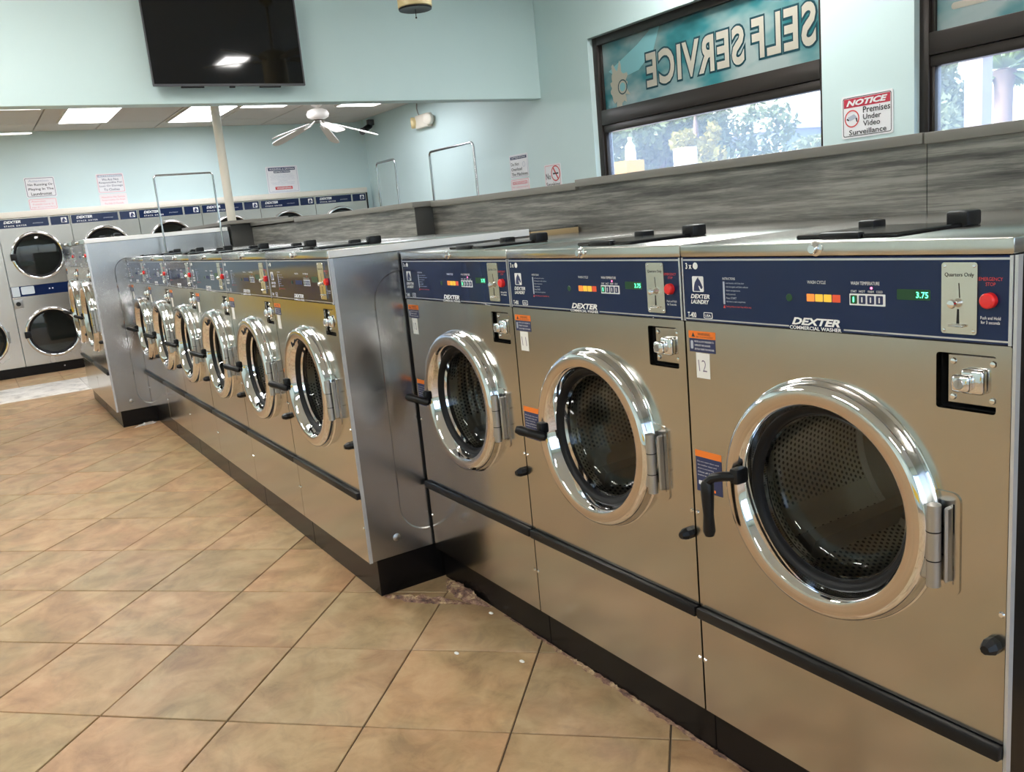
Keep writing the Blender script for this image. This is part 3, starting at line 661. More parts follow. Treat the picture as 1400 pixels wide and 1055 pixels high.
    b = MB(); b.cyl((hx, -.022, hz-.070*k), (hx, -.022, hz+.066*k), .0110, 16); b.box(hx-.020, hx, -.028, -.014, hz-.06, hz+.056, .003, 1); b.build('hinge_barrel', ALU, door)
    b = MB(); b.box(hx+.011, hx+.018, -.016, .0, hz-.064*k, hz+.062*k, .003, 1); b.build('hinge_leaf', ALU, door)
    b = MB(); b.box(hx+.0195, hx+.0225, -.003, .0, hz-.068*k, hz+.066*k); b.build('hinge_slot', DARK, door, smooth=False)
    for q in (-.026, .022):
        b = MB(); b.cyl((hx, -.022, hz+q-.001), (hx, -.022, hz+q+.001), .0114, 16); b.build('hinge_joint', BLACK, door)
    b = MB(); b.plate([rrect(hx-.030, hx+.031, hz-.088*k, hz+.084*k, .014, 5)], .003, front(0, -.003, 0)); b.build('hinge_plate', STEEL, door, smooth=False)
    return root
ALUP = mat('brushed_plate', (.72, .68, .60), .22, 1.0)
def add_handle(root, P, down):
    door = [o for o in root.children if o.name.split('.')[0] == 'door'][0]; k = P['dr']/.213
    b = MB(); bx = -.2155*k
    if down:
        b.box(bx+.040, bx+.062, -.060, -.026, .004, .036, .006, 2)
        b.tube([(bx+.050, -.052, .020), (bx+.034, -.066, .020), (bx+.012, -.074, .014), (bx+.000, -.076, .002)], .0095, 10)
        b.lathe([(0, .012), (.009, .010), (.0135, .002), (.0130, -.02), (.0105, -.06), (.0125, -.094), (.009, -.104), (0, -.106)], 14, Matrix.Translation((bx-.001, -.077, -.004)))
    else:
        b.box(bx+.016, bx+.042, -.048, -.022, -.014, .016, .006, 2)
        A, B = Vector((bx+.046, -.044, -.020)), Vector((bx-.012, -.084, -.002)); d = B-A
        M = Matrix.Translation(A) @ d.to_track_quat('Z', 'Y').to_matrix().to_4x4(); L = d.length
        b.lathe([(0, -.008), (.009, -.004), (.0125, .006), (.0115, L*.5), (.0135, L*.92), (.010, L+.006), (0, L+.009)], 14, M)
    return b.build('door_handle', BLACK, door)
def number_tag(root, P, s):
    xl = -P['w']/2; z1 = P['zp']-.0645
    t = flat('number_tag', [[(xl+.028, z1-.052), (xl+.065, z1-.052), (xl+.066, z1), (xl+.0285, z1)]], front(0, -.0007, 0), PAPER, root, .0005)
    if s: fitted('handwritten_number', s, xl+.034, xl+.058 if len(s) > 1 else xl+.050, z1-.026, .024, front(0, -.0008, 0), .0003, PEN, t, shear=-.12, bold=-.012)
def side_panel(root, P, y0, ry0, rz0, rz1, strip=True, m=None):
    D, zb, zl = P['D'], P['zb'], P['zl']; x = P['w']/2+.0005
    b = MB(); hole = rrect(ry0, D-.06, rz0, rz1, .10, 10); hole2 = rrect(ry0+.014, D-.074, rz0+.014, rz1-.014, .088, 10)
    E = east(x, 0, 0)
    b.plate([rrect(.004, D, zb+.002, zl-.004, .002, 1), hole], .002, E, back=False)
    t = bmesh.new(); A = [t.verts.new((p[0], p[1], 0)) for p in hole]; B = [t.verts.new((p[0], p[1], -.009)) for p in hole2]
    for q in range(len(A)): t.faces.new([A[q], A[(q+1) % len(A)], B[(q+1) % len(A)], B[q]])
    t.faces.new(B); bmesh.ops.recalc_face_normals(t, faces=t.faces)
    for f in t.faces:
        if len(f.verts) > 4 and f.normal.z < 0: bmesh.ops.reverse_faces(t, faces=t.faces[:]); break
    b._add(t, E); o = b.build('side_panel', m or STEEL_SIDE, root, ang=50)
    b = MB(); b.box(x-.002, x+.003, .0, .012, zb, zl); b.build('corner_edge', BORD, root, smooth=False)
    b = MB(); b.lathe([(0, .004), (.006, .003), (.012, .001), (.014, 0)], 16, E @ Matrix.Translation((.11, zb+.065, 0))); b.build('side_bolt', ALU, root)
    if strip: b = MB(); b.box(P['w']/2-.001, P['w']/2+.004, .0, D-.006, zl+.002, P['zt']-.002, .001, 1); b.build('lid_edge_strip', WHITE, root)

PA = dict(w=.66, D=.735, zb=.118, zs=.3735, zp=1.0046, zl=1.1325, zt=1.158, cx=.006, cz=.6995, dr=.2125)
PB = dict(lit=False, w=.66, D=.770, zb=.130, zs=.3855, zp=1.0168, zl=1.1620, zt=1.1895, cx=.000, cz=.7085, dr=.2125)
PC = dict(lit=False, w=.80, D=.975, zb=.118, zs=.4141, zp=1.150, zl=1.307, zt=1.338, cx=.006, cz=.788, dr=.255)
pa = make_washer(PA); pb = make_washer(PB); pc = make_washer(PC)
G1 = 'stainless front-loading washers'
def place(proto, first, P, x, y, lab, num, down):
    o = proto if first else copy_tree(proto)
    o.location = (x, y, 0); tag(o, lab, 'washer', G1); return o
def finish(lst):
    for o, P, num, down in lst:
        if num is not None: number_tag(o, P, num)
        add_handle(o, P, down)
todo = []
labs = ['large stainless washer with a paper tag numbered 12 and its door handle hanging down', 'stainless washer with a paper tag numbered 11 between washers 12 and 10', 'stainless washer with a paper tag numbered 10 in the corner beside the exposed steel side']
for k in range(3): todo.append((place(pa, k == 0, PA, -.33-.66*k, 0, labs[k], None, k == 0), PA, ('12', '11', '10')[k], k == 0))
X2 = -1.990
ord_ = ['first washer of the six-washer bank, with its bare steel side showing', 'second washer of the six-washer bank, counted from its bare steel side', 'third washer of the six-washer bank, counted from its bare steel side',
        'fourth washer of the six-washer bank, counted from its bare steel side', 'fifth washer of the six-washer bank, counted from its bare steel side', 'sixth washer of the six-washer bank, against the taller steel washer']
for k in range(6): todo.append((place(pb, k == 0, PB, X2-.33-.66*k, -.246, ord_[k], None, False), PB, '', False))
X3 = X2-6*.66-.005
for k in range(2): todo.append((place(pc, k == 0, PC, X3-.40-.80*k, -.490, ['taller steel washer at the end of the row, its broad side facing out', 'taller steel washer next to the dryers, mostly hidden'][k], None, False), PC, None, False))
finish(todo)
side_panel(todo[3][0], PB, 0, .135, .195, 1.10); side_panel(todo[9][0], PC, 0, .155, .14, 1.19); side_panel(todo[0][0], PA, 0, .13, .19, 1.08, False, KICK)  # washer 12 gets a black side in place of the dark gap there

# torn filler and scraps at the bases
def crumbs(name, lab, pts, m, seed, cat, wid, hgt):
    rnd = random.Random(seed); t = bmesh.new(); n = len(pts)
    rows = []
    for k in range(n):
        p = Vector(pts[k]); e = math.sin(math.pi*(k+.3)/(n-.4)); row = []
        for j in range(7):
            a = j/6; row.append(t.verts.new((p.x+rnd.uniform(-.006, .006), p.y-wid*e*(1-a)+rnd.uniform(-.006, .006), max(0, hgt*e*math.sin(a*math.pi*.62)*rnd.uniform(.6, 1.25)))))
        rows.append(row)
    for A, B in zip(rows, rows[1:]):
        for j in range(6): t.faces.new([A[j], B[j], B[j+1], A[j+1]])
    bmesh.ops.recalc_face_normals(t, faces=t.faces); me = bpy.data.meshes.new(name); t.to_mesh(me); t.free()
    return tag(link(name, me, m), lab, cat)
def fill_mat():
    m = mat('torn_filler', (.30, .20, .15), .8); T, N, L, b = nt(m); n = noise(N, L, 30, 5, mapping(N, L, (1, 1, 1)), .7)
    r = ramp(N, L, n.outputs['Fac'], [(.35, (.06, .035, .03)), (.5, (.24, .13, .09)), (.66, (.55, .40, .22))]); L.new(r.outputs[0], b.inputs['Base Color']); return m
FILL = fill_mat()
crumbs('torn_filler', 'crumbled brown floor filler in the corner where the washer banks meet', [(-1.955+.012*k, .020, 0) for k in range(26)], FILL, 3, 'floor filler', .05, .020)
crumbs('torn_filler', 'yellowed crumbs of filler at the foot of the bare steel washer side', [(-2.000+.012*k, -.21+.0085*k, 0) for k in range(24)], FILL, 31, 'floor filler', .035, .016)
crumbs('torn_filler', 'thin dirty line of crumbled filler along the base of washers 11 and 12', [(-1.62+.014*k, .027, 0) for k in range(90)], FILL, 5, 'floor filler', .010, .006)
crumbs('torn_filler', 'pale scraps of torn filler at the foot of the taller washer', [(-5.935+.01*k, -.24, 0) for k in range(3)]+[(-5.90+.002*k, -.25-.01*k, 0) for k in range(16)], PAPER, 9, 'floor filler', .03, .02)
for k, (x, y) in enumerate([(-1.47, -.21), (-1.62, .0), (-1.30, -.09)]):
    b = MB(); b.lathe([(0, .003), (.006, .002), (.009, 0)], 8, Matrix.Translation((x, y, .0005)) @ Matrix.Diagonal((1.2, .7, 1, 1))); tag(b.build('paint_drip', PAPER), ['white speck on the tiles before washer 10, the largest', 'white speck on the tiles close to the torn filler', 'white speck on the tiles nearest the base of washer 11'][k], 'speck', 'white specks on the tiles')

# ================================================================== dryers
def make_dryer():
    r = empty('stack_dryer'); W = .694; E = east()
    # local: y 0..W across, x 0 front, -x back
    b = MB(); b.plate([rrect(.003, W-.003, .105, 1.665, .003, 1), circ(.325, 1.265, .232, 48), circ(.325, .440, .244, 48)], .02, E); b.build('front_panel', STEEL_DRY, r, smooth=False)
    b = MB(); b.box(-.095, -.02, .003, .007, .105, 1.665); b.box(-.095, -.02, W-.007, W-.003, .105, 1.665); b.box(-.095, -.09, .003, W-.003, .105, 1.665); b.box(-.095, 0, .003, W-.003, 1.661, 1.665); b.build('cabinet', STEEL_DRY, r, smooth=False)
    b = MB(); b.box(-.09, -.012, .0, W, 0, .104); b.build('base', KICK, r, smooth=False)
    def badge(y0, y1, txt):
        p = flat('label_panel', [rrect(y0, y1, 1.567, 1.655, .003, 2)], east(.0012, 0, 0), NAVY, r, .0012); F = east(.0014, 0, 0)
        if txt:
            fitted('brand_lettering', 'DEXTER', y0+.05, y0+.21, 1.628, .028, F, .0004, WHITE, p, bold=.04, shear=.3)
            fitted('caption', 'STACK DRYER', y0+.05, y0+.26, 1.588, .016, F, .0004, WHITE, p, bold=.01, space=1.3); fitted('caption', 'EXPRESS', y0+.32, y0+.42, 1.602, .010, F, .0004, GREYP, p, shear=.3)
        else: horse(p, F, y1-.075, 1.585, .055, .0004)
    badge(.014, .485, True); badge(.505, .682, False)
    def door(z, rr, hinge):
        d = empty('door', (0, .325, z)); d.parent = r; C = east()
        b = MB(); b.lathe([(rr*1.0, -.001), (rr*1.0, .022), (rr*.97, .034), (rr*.93, .036), (rr*.90, .030)], 64, C); b.build('chrome_ring', CHROME, d, ang=60)
        b = MB(); b.lathe([(rr*.90, .030), (rr*.87, .030), (rr*.82, .020), (rr*.80, .008)], 64, C); b.build('gasket', RUBBER, d, ang=60)
        b = MB(); b.lathe([(rr*.81, .014), (rr*.5, .020), (0, .022)], 48, C); b.build('glass', DRYGLASS, d, ang=60)
        b = MB(); b.lathe([(rr*.95, -.02), (rr*.9, -.025), (rr*.88, -.06), (0, -.065)], 48, C); b.build('drum', DARKDRUM, d, ang=60)
        b = MB(); b.box(.010, .044, -rr*1.03, -rr*.80, -.035, .035, .005); b.build('door_handle', BLACK, d)
        b = MB(); b.cyl((.02, rr*.99, -.06), (.02, rr*.99, .06), .012, 10); b.build('hinge', ALU, d)
    door(1.265, .255, 1); door(.440, .270, 1)
    p = flat('control_strip', [rrect(.006, .565, .847, .958, .003, 2)], east(.0012, 0, 0), NAVY, r, .0012); F = east(.0016, 0, 0)
    flat('price_sticker', [rrect(.012, .085, .852, .955, .004, 2)], F, FADE, p, .0006); flat('instruction_sticker', [rrect(.10, .225, .868, .950, .01, 2)], F, FADE, p, .0006)
    for q in (.37, .40):
        flat('display_dot', [circ(q, .905, .008, 12)], F, WHITE, p, .0006)
    b = MB(); b.box(0, .006, .005, .095, .728, .822, .006, 2); cbx = b.build('coin_box', ALU, r)
    b = MB(); b.lathe([(0, .012), (.022, .012), (.024, 0)], 20, east(.006, .05, .775)); b.box(.0175, .019, .045, .055, .755, .795); b.build('lock', BLACK, cbx)
    b = MB(); b.cyl((-.012, .37, .055), (-.008, .37, .055), .008, 10); b.build('base_screw', ALU, r)
    return r
DARKDRUM = mat('dark_dryer_drum', (.05, .055, .05), .5, .3); FADE = mat('worn_sticker', (.58, .64, .68), .5)
d0 = make_dryer()
dl = ['stack dryer cut off by the picture edge', 'stack dryer with both round doors in full view, below the no running sign', 'stack dryer half hidden by the tall washer, below the second pair of signs',
      'stack dryer standing behind the chrome rack', 'stack dryer standing behind the cream pole', 'stack dryer below the washing and drying instructions sign', 'last stack dryer of the row, beside the window wall']
for k in range(7):
    o = d0 if k == 0 else copy_tree(d0); o.location = (-9.93, -.839+.694*(k-1), 0); tag(o, dl[k], 'dryer', 'stack dryers along the back wall')
b = MB(); b.box(XB, -9.915, -1.55, 3.345, 1.668, 1.732, .006); structure(b.build('trim_1', CREAM), 'cream trim strip along the top of the dryers')
b = MB(); b.box(XB, -9.93, 3.326, 3.345, .0, 1.668); structure(b.build('gap_shade_strip', DARK, smooth=False))  # dark strip puts the shade of the gap after the last dryer into colour

# ================================================================== signs
def sign(name, fr, x0, x1, z0, z1, lab, els, base=SIGNW, border=None, th=.004, r=.012):
    cx_, cz_ = (x0+x1)/2, (z0+z1)/2; wd, ht = x1-x0, z1-z0
    me_ = MB(); me_.plate([rrect(-wd/2, wd/2, -ht/2, ht/2, min(r, ht*.2), 4)], th, Matrix.Translation((0, 0, th))); me = me_.mesh('sign', smooth=False)
    o = link(name, me, base); o.matrix_world = fr @ Matrix.Translation((cx_, cz_, 0)); tag(o, lab, 'sign')
    I = Matrix.Translation((0, 0, th))
    if border:
        q = ht*.03+.003; flat('border', [rrect(-wd/2+q, wd/2-q, -ht/2+q, ht/2-q, min(r, ht*.15), 4), rrect(-wd/2+q+.004, wd/2-q-.004, -ht/2+q+.004, ht/2-q-.004, min(r, ht*.15)*.8, 4)], I @ Matrix.Translation((0, 0, .0006)), border, o)
    for e in els:
        if e[0] == 'bar': flat('heading_bar', [rrect(e[1]*wd, e[2]*wd, e[3]*ht, e[4]*ht, .003, 2)], I @ Matrix.Translation((0, 0, .0006)), e[5], o)
        elif e[0] == 'text': fitted('lettering', e[1], e[2]*wd, e[3]*wd, e[4]*ht, e[5]*ht, I, .0016, e[6], o, **(e[7] if len(e) > 7 else {}))
        elif e[0] == 'ring': flat('symbol_ring', [circ(e[1]*wd, e[2]*ht, e[3]*ht, 32), circ(e[1]*wd, e[2]*ht, e[3]*ht*.86, 32)], I @ Matrix.Translation((0, 0, .001)), e[4], o)
        elif e[0] == 'poly': flat('symbol', [[(p[0]*wd, p[1]*ht) for p in e[1]]], I @ Matrix.Translation((0, 0, .0008)), e[2], o)
    return o
FW_ = front(0, YW-.0005, 0); FB_ = east(XB+.0005, 0, 0)
B2 = dict(bold=.015)
sign('wall_sign', FW_, -2.856, -2.510, 1.496, 1.743, 'white notice sign with a red heading about video surveillance', [
    ('bar', -.45, .45, .22, .43, REDSIGN := mat('sign_red', (.50, .03, .06), .4)), ('text', 'NOTICE', -.40, .40, .325, .14, WHITE, dict(bold=.045, shear=.3)),
    ('text', 'Premises', -.07, .45, .13, .15, BLACKP, B2), ('text', 'Under', -.07, .28, -.035, .125, BLACKP, B2), ('text', 'Video', -.07, .26, -.19, .125, BLACKP, B2), ('text', 'Surveillance', -.35, .38, -.365, .125, BLACKP, B2),
    ('ring', -.29, -.04, .205, REDP), ('poly', [(-.38, .0), (-.25, .06), (-.20, .0), (-.21, -.04), (-.33, -.09)], GREYP), ('poly', [(-.22, -.03), (-.19, -.03), (-.18, -.13), (-.20, -.13)], BLACKP), ('poly', [(-.385, -.02), (-.345, -.06), (-.355, -.09), (-.40, -.05)], BLACKP)], border=BLACKP)
sign('wall_sign', FW_, -6.635, -6.315, 1.565, 1.782, 'white sign about not overloading the machines with a dark heading', [
    ('bar', -.44, .44, .30, .42, NAVYP), ('text', 'ATTENTION', -.38, .38, .36, .07, WHITE, B2), ('text', 'Do Not', -.42, .02, .10, .14, BLACKP), ('text', 'Overload', -.42, .16, -.12, .14, BLACKP), ('text', 'The Machines', -.42, .44, -.34, .14, BLACKP), ('ring', .28, .05, .11, GREYP)], border=GREYP)
sign('wall_sign', FW_, -6.640, -6.320, 1.425, 1.555, 'white sign with red lettering below the overload sign', [
    ('bar', -.40, .40, .10, .32, PINKP), ('text', 'ATENCION', -.36, .36, .21, .12, WHITE, B2), ('text', 'No sobrecargue', -.42, .42, -.10, .14, PINKP), ('text', 'la maquina', -.38, .30, -.34, .13, PINKP)], base=SIGNP, border=PINKP)
sign('wall_sign', FW_, -6.055, -5.80, 1.375, 1.640, 'white no smoking sign half hidden behind the grey partition', [
    ('text', 'No', -.42, -.12, .10, .20, BLACKP), ('text', 'Smoking', -.42, .40, -.20, .20, BLACKP), ('ring', .18, .18, .26, REDP), ('poly', [(.04, .34), (.08, .38), (.33, .02), (.29, -.02)], REDP), ('poly', [(.02, .15), (.34, .15), (.34, .20), (.02, .20)], BLACKP)], border=PINKP)
sign('wall_sign', FB_, -.505, -.212, 1.868, 2.080, 'white sign in bold black about no running or playing', [
    ('text', 'Attention', -.38, .30, .32, .12, GREYP, dict(shear=.2)), ('text', 'No Running Or', -.40, .42, .12, .15, BLACKP, B2), ('text', 'Playing In The', -.40, .42, -.10, .15, BLACKP, B2), ('text', 'Laundromat', -.34, .34, -.32, .15, BLACKP, B2)], border=NAVYP)
sign('wall_sign', FB_, -.500, -.226, 1.737, 1.858, 'pinkish sign in red under the no running sign', [
    ('text', 'Atencion', -.40, .10, .26, .15, PINKP), ('text', 'Prohibido Correr O', -.36, .36, .0, .15, PINKP), ('text', 'Jugar En La Lavanderia', -.42, .42, -.27, .15, PINKP)], base=SIGNP, border=PINKP)
sign('wall_sign', FB_, .198, .484, 1.868, 2.079, 'white sign about not being responsible for loss or damage', [
    ('bar', -.44, .44, .32, .44, GREYP), ('text', 'ATTENTION', -.40, .40, .38, .08, WHITE, B2), ('text', 'We Are Not', -.30, .30, .20, .12, NAVYP), ('text', 'Responsible For', -.42, .42, .03, .12, NAVYP), ('text', 'Loss Or Damage', -.42, .42, -.14, .12, NAVYP), ('text', 'To Clothes', -.28, .28, -.32, .12, NAVYP)], border=PINKP)
sign('wall_sign', FB_, .200, .484, 1.722, 1.860, 'pinkish sign in red under the loss or damage sign', [
    ('text', 'Nosotros No Somos', -.42, .42, .25, .14, PINKP), ('text', 'Responsables De Ropa', -.42, .42, .0, .14, PINKP), ('text', 'Perdida O Danada', -.34, .34, -.26, .14, PINKP)], base=SIGNP, border=SIGNP)
els = [('bar', -.42, .42, .34, .45, NAVYP), ('text', 'WASHING & DRYING', -.39, .39, .395, .065, WHITE, B2), ('bar', -.26, .26, .25, .33, NAVYP), ('text', 'INSTRUCTIONS', -.24, .24, .29, .05, WHITE, B2)]
for k, (s, a) in enumerate((('Sort clothes by colour and fabric', .34), ('Do not overload the machine', .38), ('Add soap before starting', .36), ('Insert coins and press start', .38), ('DRYING', .14), ('Clean the lint screen first', .37), ('Remove clothes promptly', .34))):
    els.append(('text', s, -a, a, .18-k*.058, .032, GREYP))
els += [('bar', -.27, .27, -.37, -.26, REDP), ('text', 'WARNING', -.23, .23, -.315, .07, WHITE, B2), ('text', 'Not responsible for damaged items', -.38, .38, -.42, .03, GREYP)]
sign('wall_sign', FB_, 2.095, 2.496, 1.737, 2.058, 'tall white washing and drying instructions sign with a red warning bar', els, border=GREYP)

# ================================================================== television
tv = empty('television', (XH+.10, .665, 2.64)); tag(tv, 'large black wall television on the mint header wall', 'television')
E = east()
b = MB(); b.plate([rrect(-.548, .548, -.312, .312, .006, 2), rrect(-.538, .538, -.296, .303, .003, 2)], .012, E @ Matrix.Translation((0, 0, .012))); b.build('bezel', TVB, tv, smooth=False)
b = MB(); b.plate([rrect(-.540, .540, -.298, .305, .003, 2)], .01, E @ Matrix.Translation((0, 0, .009))); b.build('screen', TVS, tv, smooth=False)
b = MB(); b.box(-.04, .0, -.54, .54, -.305, .305, .006); b.box(-.075, -.035, -.40, .40, -.25, .10, .02); b.build('back_shell', BLACK, tv)
for y0, y1 in ((-.36, -.20), (.20, .36), (-.02, .02)):
    b = MB(); b.box(-.012, .006, y0, y1, -.322, -.311, .002, 1); b.build('bottom_foot', BLACK, tv)
b = MB(); b.box(-.089, -.07, -.25, .25, -.15, .15); b.build('wall_bracket', TVB, tv, smooth=False)

# ================================================================== ceiling fans
def fan(loc, rod, blades, rad, a0, mat_, lab, housing, droop=0):
    r = empty('ceiling_fan', loc); tag(r, lab, 'ceiling fan')
    b = MB(); b.lathe(housing, 32, Matrix.Identity(4)); b.build('motor_housing', mat_, r, ang=50)
    b = MB(); b.cyl((0, 0, housing[0][1]-.01), (0, 0, rod-.03), .012, 12); b.lathe([(.012, rod-.07), (.055, rod-.045), (.06, rod-.002), (0, rod-.002)], 20); b.build('down_rod', mat_, r)
    zb_ = housing[-1][1]
    for k in range(blades):
        M = Matrix.Rotation(a0+2*math.pi*k/blades, 4, 'Z') @ Matrix.Translation((0, 0, zb_-.012)) @ Matrix.Rotation(R_(droop), 4, 'Y')
        b = MB(); b.tube([(.05, 0, .01), (.12, .0, -.012), (.20, 0, -.008)], .007, 6); me = b.mesh('blade_arm'); me.transform(M); arm = link('blade_arm', me, mat_, r)
        pl = [(.15, -.036), (.22, -.046), (rad*.85, -.058), (rad*.96, -.048), (rad, -.018), (rad, .018), (rad*.96, .048), (rad*.85, .058), (.22, .046), (.15, .036)]
        b = MB(); b.prism(pl, .007); me = b.mesh('blade', ang=20); me.transform(M @ Matrix.Rotation(R_(12), 4, 'X')); link('blade', me, mat_, r)
    return r
H1 = [(0, .055), (.06, .052), (.10, .035), (.115, .0), (.108, -.028), (.075, -.048), (.05, -.055), (.045, -.075), (0, -.075)]
H1 = H1
FANW = mat('white_fan', (.80, .76, .72), .4)
fan((-8.2, 2.155, 2.42), ZF-2.42, 5, .62, R_(72), FANW, 'white five-blade ceiling fan above the far dryers', [(0, .055), (.06, .052), (.10, .035), (.115, .0), (.108, -.028), (.075, -.048), (.05, -.055)], 17)
fan((-8.1, -1.10, 2.36), ZF-2.36, 5, .60, R_(86), CREAMF, 'ceiling fan of which a single cream blade shows over the aisle', [(0, .055), (.06, .052), (.10, .035), (.115, .0), (.108, -.028), (.075, -.048), (.05, -.055)])
fn = fan((-4.5, 1.475, 2.595), ZC-2.595, 5, .66, R_(20), CREAMY, 'aged yellow ceiling fan housing hanging into the top of the picture', [(0, .27), (.07, .265), (.12, .24), (.125, .20)])
b = MB(); b.lathe([(.105, .25), (.108, .02), (.108, -.028), (.100, -.034), (.098, -.028), (.098, .0), (0, .0)], 32); b.build('light_kit_cup', CREAMY, fn, ang=50)
b = MB(); b.lathe([(.106, -.034), (.103, -.044), (.06, -.040), (.02, -.036), (0, -.036)], 24); b.build('open_socket', BLACK, fn)
b = MB(); b.cyl((0, 0, -.04), (0, 0, -.085), .0025, 6); b.lathe([(0, 0), (.005, -.002), (.006, -.010), (0, -.013)], 10, Matrix.Translation((0, 0, -.084))); b.build('pull_chain', BLACK, fn)

# ================================================================== pole, emergency lamp, cctv camera, racks
b = MB(); b.lathe([(0, 1.379), (.034, 1.379), (.034, ZF)], 20, Matrix.Identity(4)); b.lathe([(.06, ZF-.012), (.055, ZF-.004), (.034, ZF-.002)], 20); po = b.build('support_pole', POLE); po.location = (-6.5, .668, 0); tag(po, 'cream round support pole rising from the grey partition', 'pole')
em = empty('emergency_light', (-8.30, YW, 2.335)); tag(em, 'cream emergency light box with two lamp heads and a hanging cord', 'emergency light')
b = MB(); b.box(-.13, .17, -.07, 0, -.075, .07, .012, 3); b.build('battery_box', CREAMF, em)
for x, a in ((-.165, -.5), (.20, .4)):
    b = MB(); b.lathe([(.02, -.05), (.05, -.04), (.062, .0), (.062, .03), (.055, .036), (0, .036)], 20, Matrix.Translation((x, -.065, 0)) @ Matrix.Rotation(a, 4, 'Z') @ Matrix.Rotation(R_(90), 4, 'X')); b.build('lamp_head', CREAMY if x < 0 else CREAMF, em, ang=50)
b = MB(); b.tube([(-.10, -.02, .07), (-.14, -.015, .10), (-.17, -.01, .16), (-.16, -.008, .21)], .006, 6); b.build('cord', mat('grey_cord', (.35, .34, .33), .5), em)
cc = empty('security_camera', (-9.72, YW-.06, 2.44)); tag(cc, 'small black bullet security camera high in the wall corner', 'camera')
b = MB(); b.box(-.03, .03, -.02, .06, .03, .10, .006); b.tube([(0, .01, .06), (.02, -.02, .02), (.03, -.04, .0)], .010, 8); b.build('mount', TVB, cc)
b = MB(); b.cyl((-.02, .02, .03), (.13, -.15, -.05), .034, 16); b.build('camera_body', BLACK, cc)
b = MB(); b.cyl((.126, -.146, -.047), (.14, -.162, -.055), .040, 16, .042); b.build('sun_shade', TVB, cc)

def rounded_u(y0, y1, z0, z1, z0b=None, r=.05, n=6, ax='y'):
    pts = [(y0, z0), (y0, z1-r)]
    pts += [(y0+r-r*math.cos(R_(90*k/n)), z1-r+r*math.sin(R_(90*k/n))) for k in range(1, n+1)]
    pts += [(y1-r+r*math.sin(R_(90*k/n)), z1-r+r*math.cos(R_(90*k/n))) for k in range(0, n+1)]
    pts += [(y1, z0 if z0b is None else z0b)]
    return [(0, p[0], p[1]) if ax == 'y' else (p[0], 0, p[1]) for p in pts]
def cart(loc, wid, top, lab, ax):
    r = empty('laundry_cart', loc); tag(r, lab, 'laundry cart')
    b = MB(); b.tube(rounded_u(-wid/2, wid/2, .15, top, ax=ax), .0125, 10); b.build('hanging_rack', WIREG, r)
    hx, hy = (wid/2-.02, .24) if ax == 'x' else (.24, wid/2-.02)
    b = MB()
    for z in (.15, .52, .85): b.tube([(-hx, -hy, z), (hx, -hy, z), (hx, hy, z), (-hx, hy, z), (-hx, -hy, z)], .008, 6)
    for k in range(7):
        t = -hx+2*hx*k/6; b.tube([(t, -hy, .85), (t, -hy, .35), (t, hy, .35), (t, hy, .85)], .004, 5)
    for k in range(5):
        t = -hy+2*hy*k/4; b.tube([(-hx, t, .85), (-hx, t, .35), (hx, t, .35), (hx, t, .85)], .004, 5)
    b.build('wire_basket', WIREG, r)
    for sx in (-1, 1):
        for sy in (-1, 1):
            b = MB(); b.cyl((sx*hx, sy*hy-.015, .045), (sx*hx, sy*hy+.015, .045), .045, 14); b.cyl((sx*hx, sy*hy, .05), (sx*hx, sy*hy, .15), .01, 8); b.build('caster', BLACK, r)
cart((-7.26, 3.15, 0), .93, 1.945, 'laundry cart whose wide square hanging rack shows above the partition before the window wall', 'x')
cart((-8.85, 3.15, 0), .52, 1.96, 'laundry cart whose narrow hanging rack shows above the last dryer corner', 'x')
rk = empty('hanging_rack', (-5.84, 0, 0)); tag(rk, 'thin chrome hanging rack standing on the far end of the six-washer bank', 'rack')
b = MB(); b.tube(rounded_u(.005, .405, 1.197, 1.725, 1.197, .02), .0065, 8); b.build('rack_tube', WIREG, rk)
for y in (.005, .405):
    b = MB(); b.lathe([(0, .008), (.012, .008), (.018, 0), (0, 0)], 12, Matrix.Translation((0, y, 1.1895))); b.build('foot', CHROME, rk)

# ================================================================== across the aisle: yellow folding tables
def table(loc, lx, ly, lab):
    r = empty('folding_table', loc); tag(r, lab, 'table', 'yellow folding tables')
    b = MB(); b.box(-lx/2, lx/2, -ly/2, ly/2, .82, .86, .01, 2); b.build('table_top', YELLOW, r)
    b = MB(); b.box(-lx/2+.05, lx/2-.05, -ly/2+.05, ly/2-.05, .45, .82); b.build('apron', YELLOW, r, smooth=False)
    for sx in (-1, 1):
        for sy in (-1, 1):
            b = MB(); b.box(sx*(lx/2-.09)-.03, sx*(lx/2-.09)+.03, sy*(ly/2-.09)-.03, sy*(ly/2-.09)+.03, 0, .45); b.build('leg', ALU, r, smooth=False)
table((-7.7, -2.2, 0), 3.2, .8, 'yellow folding table across the aisle toward the dryers'); table((1.6, -3.6, 0), 1.6, .7, 'yellow folding table across the aisle behind the photographer')

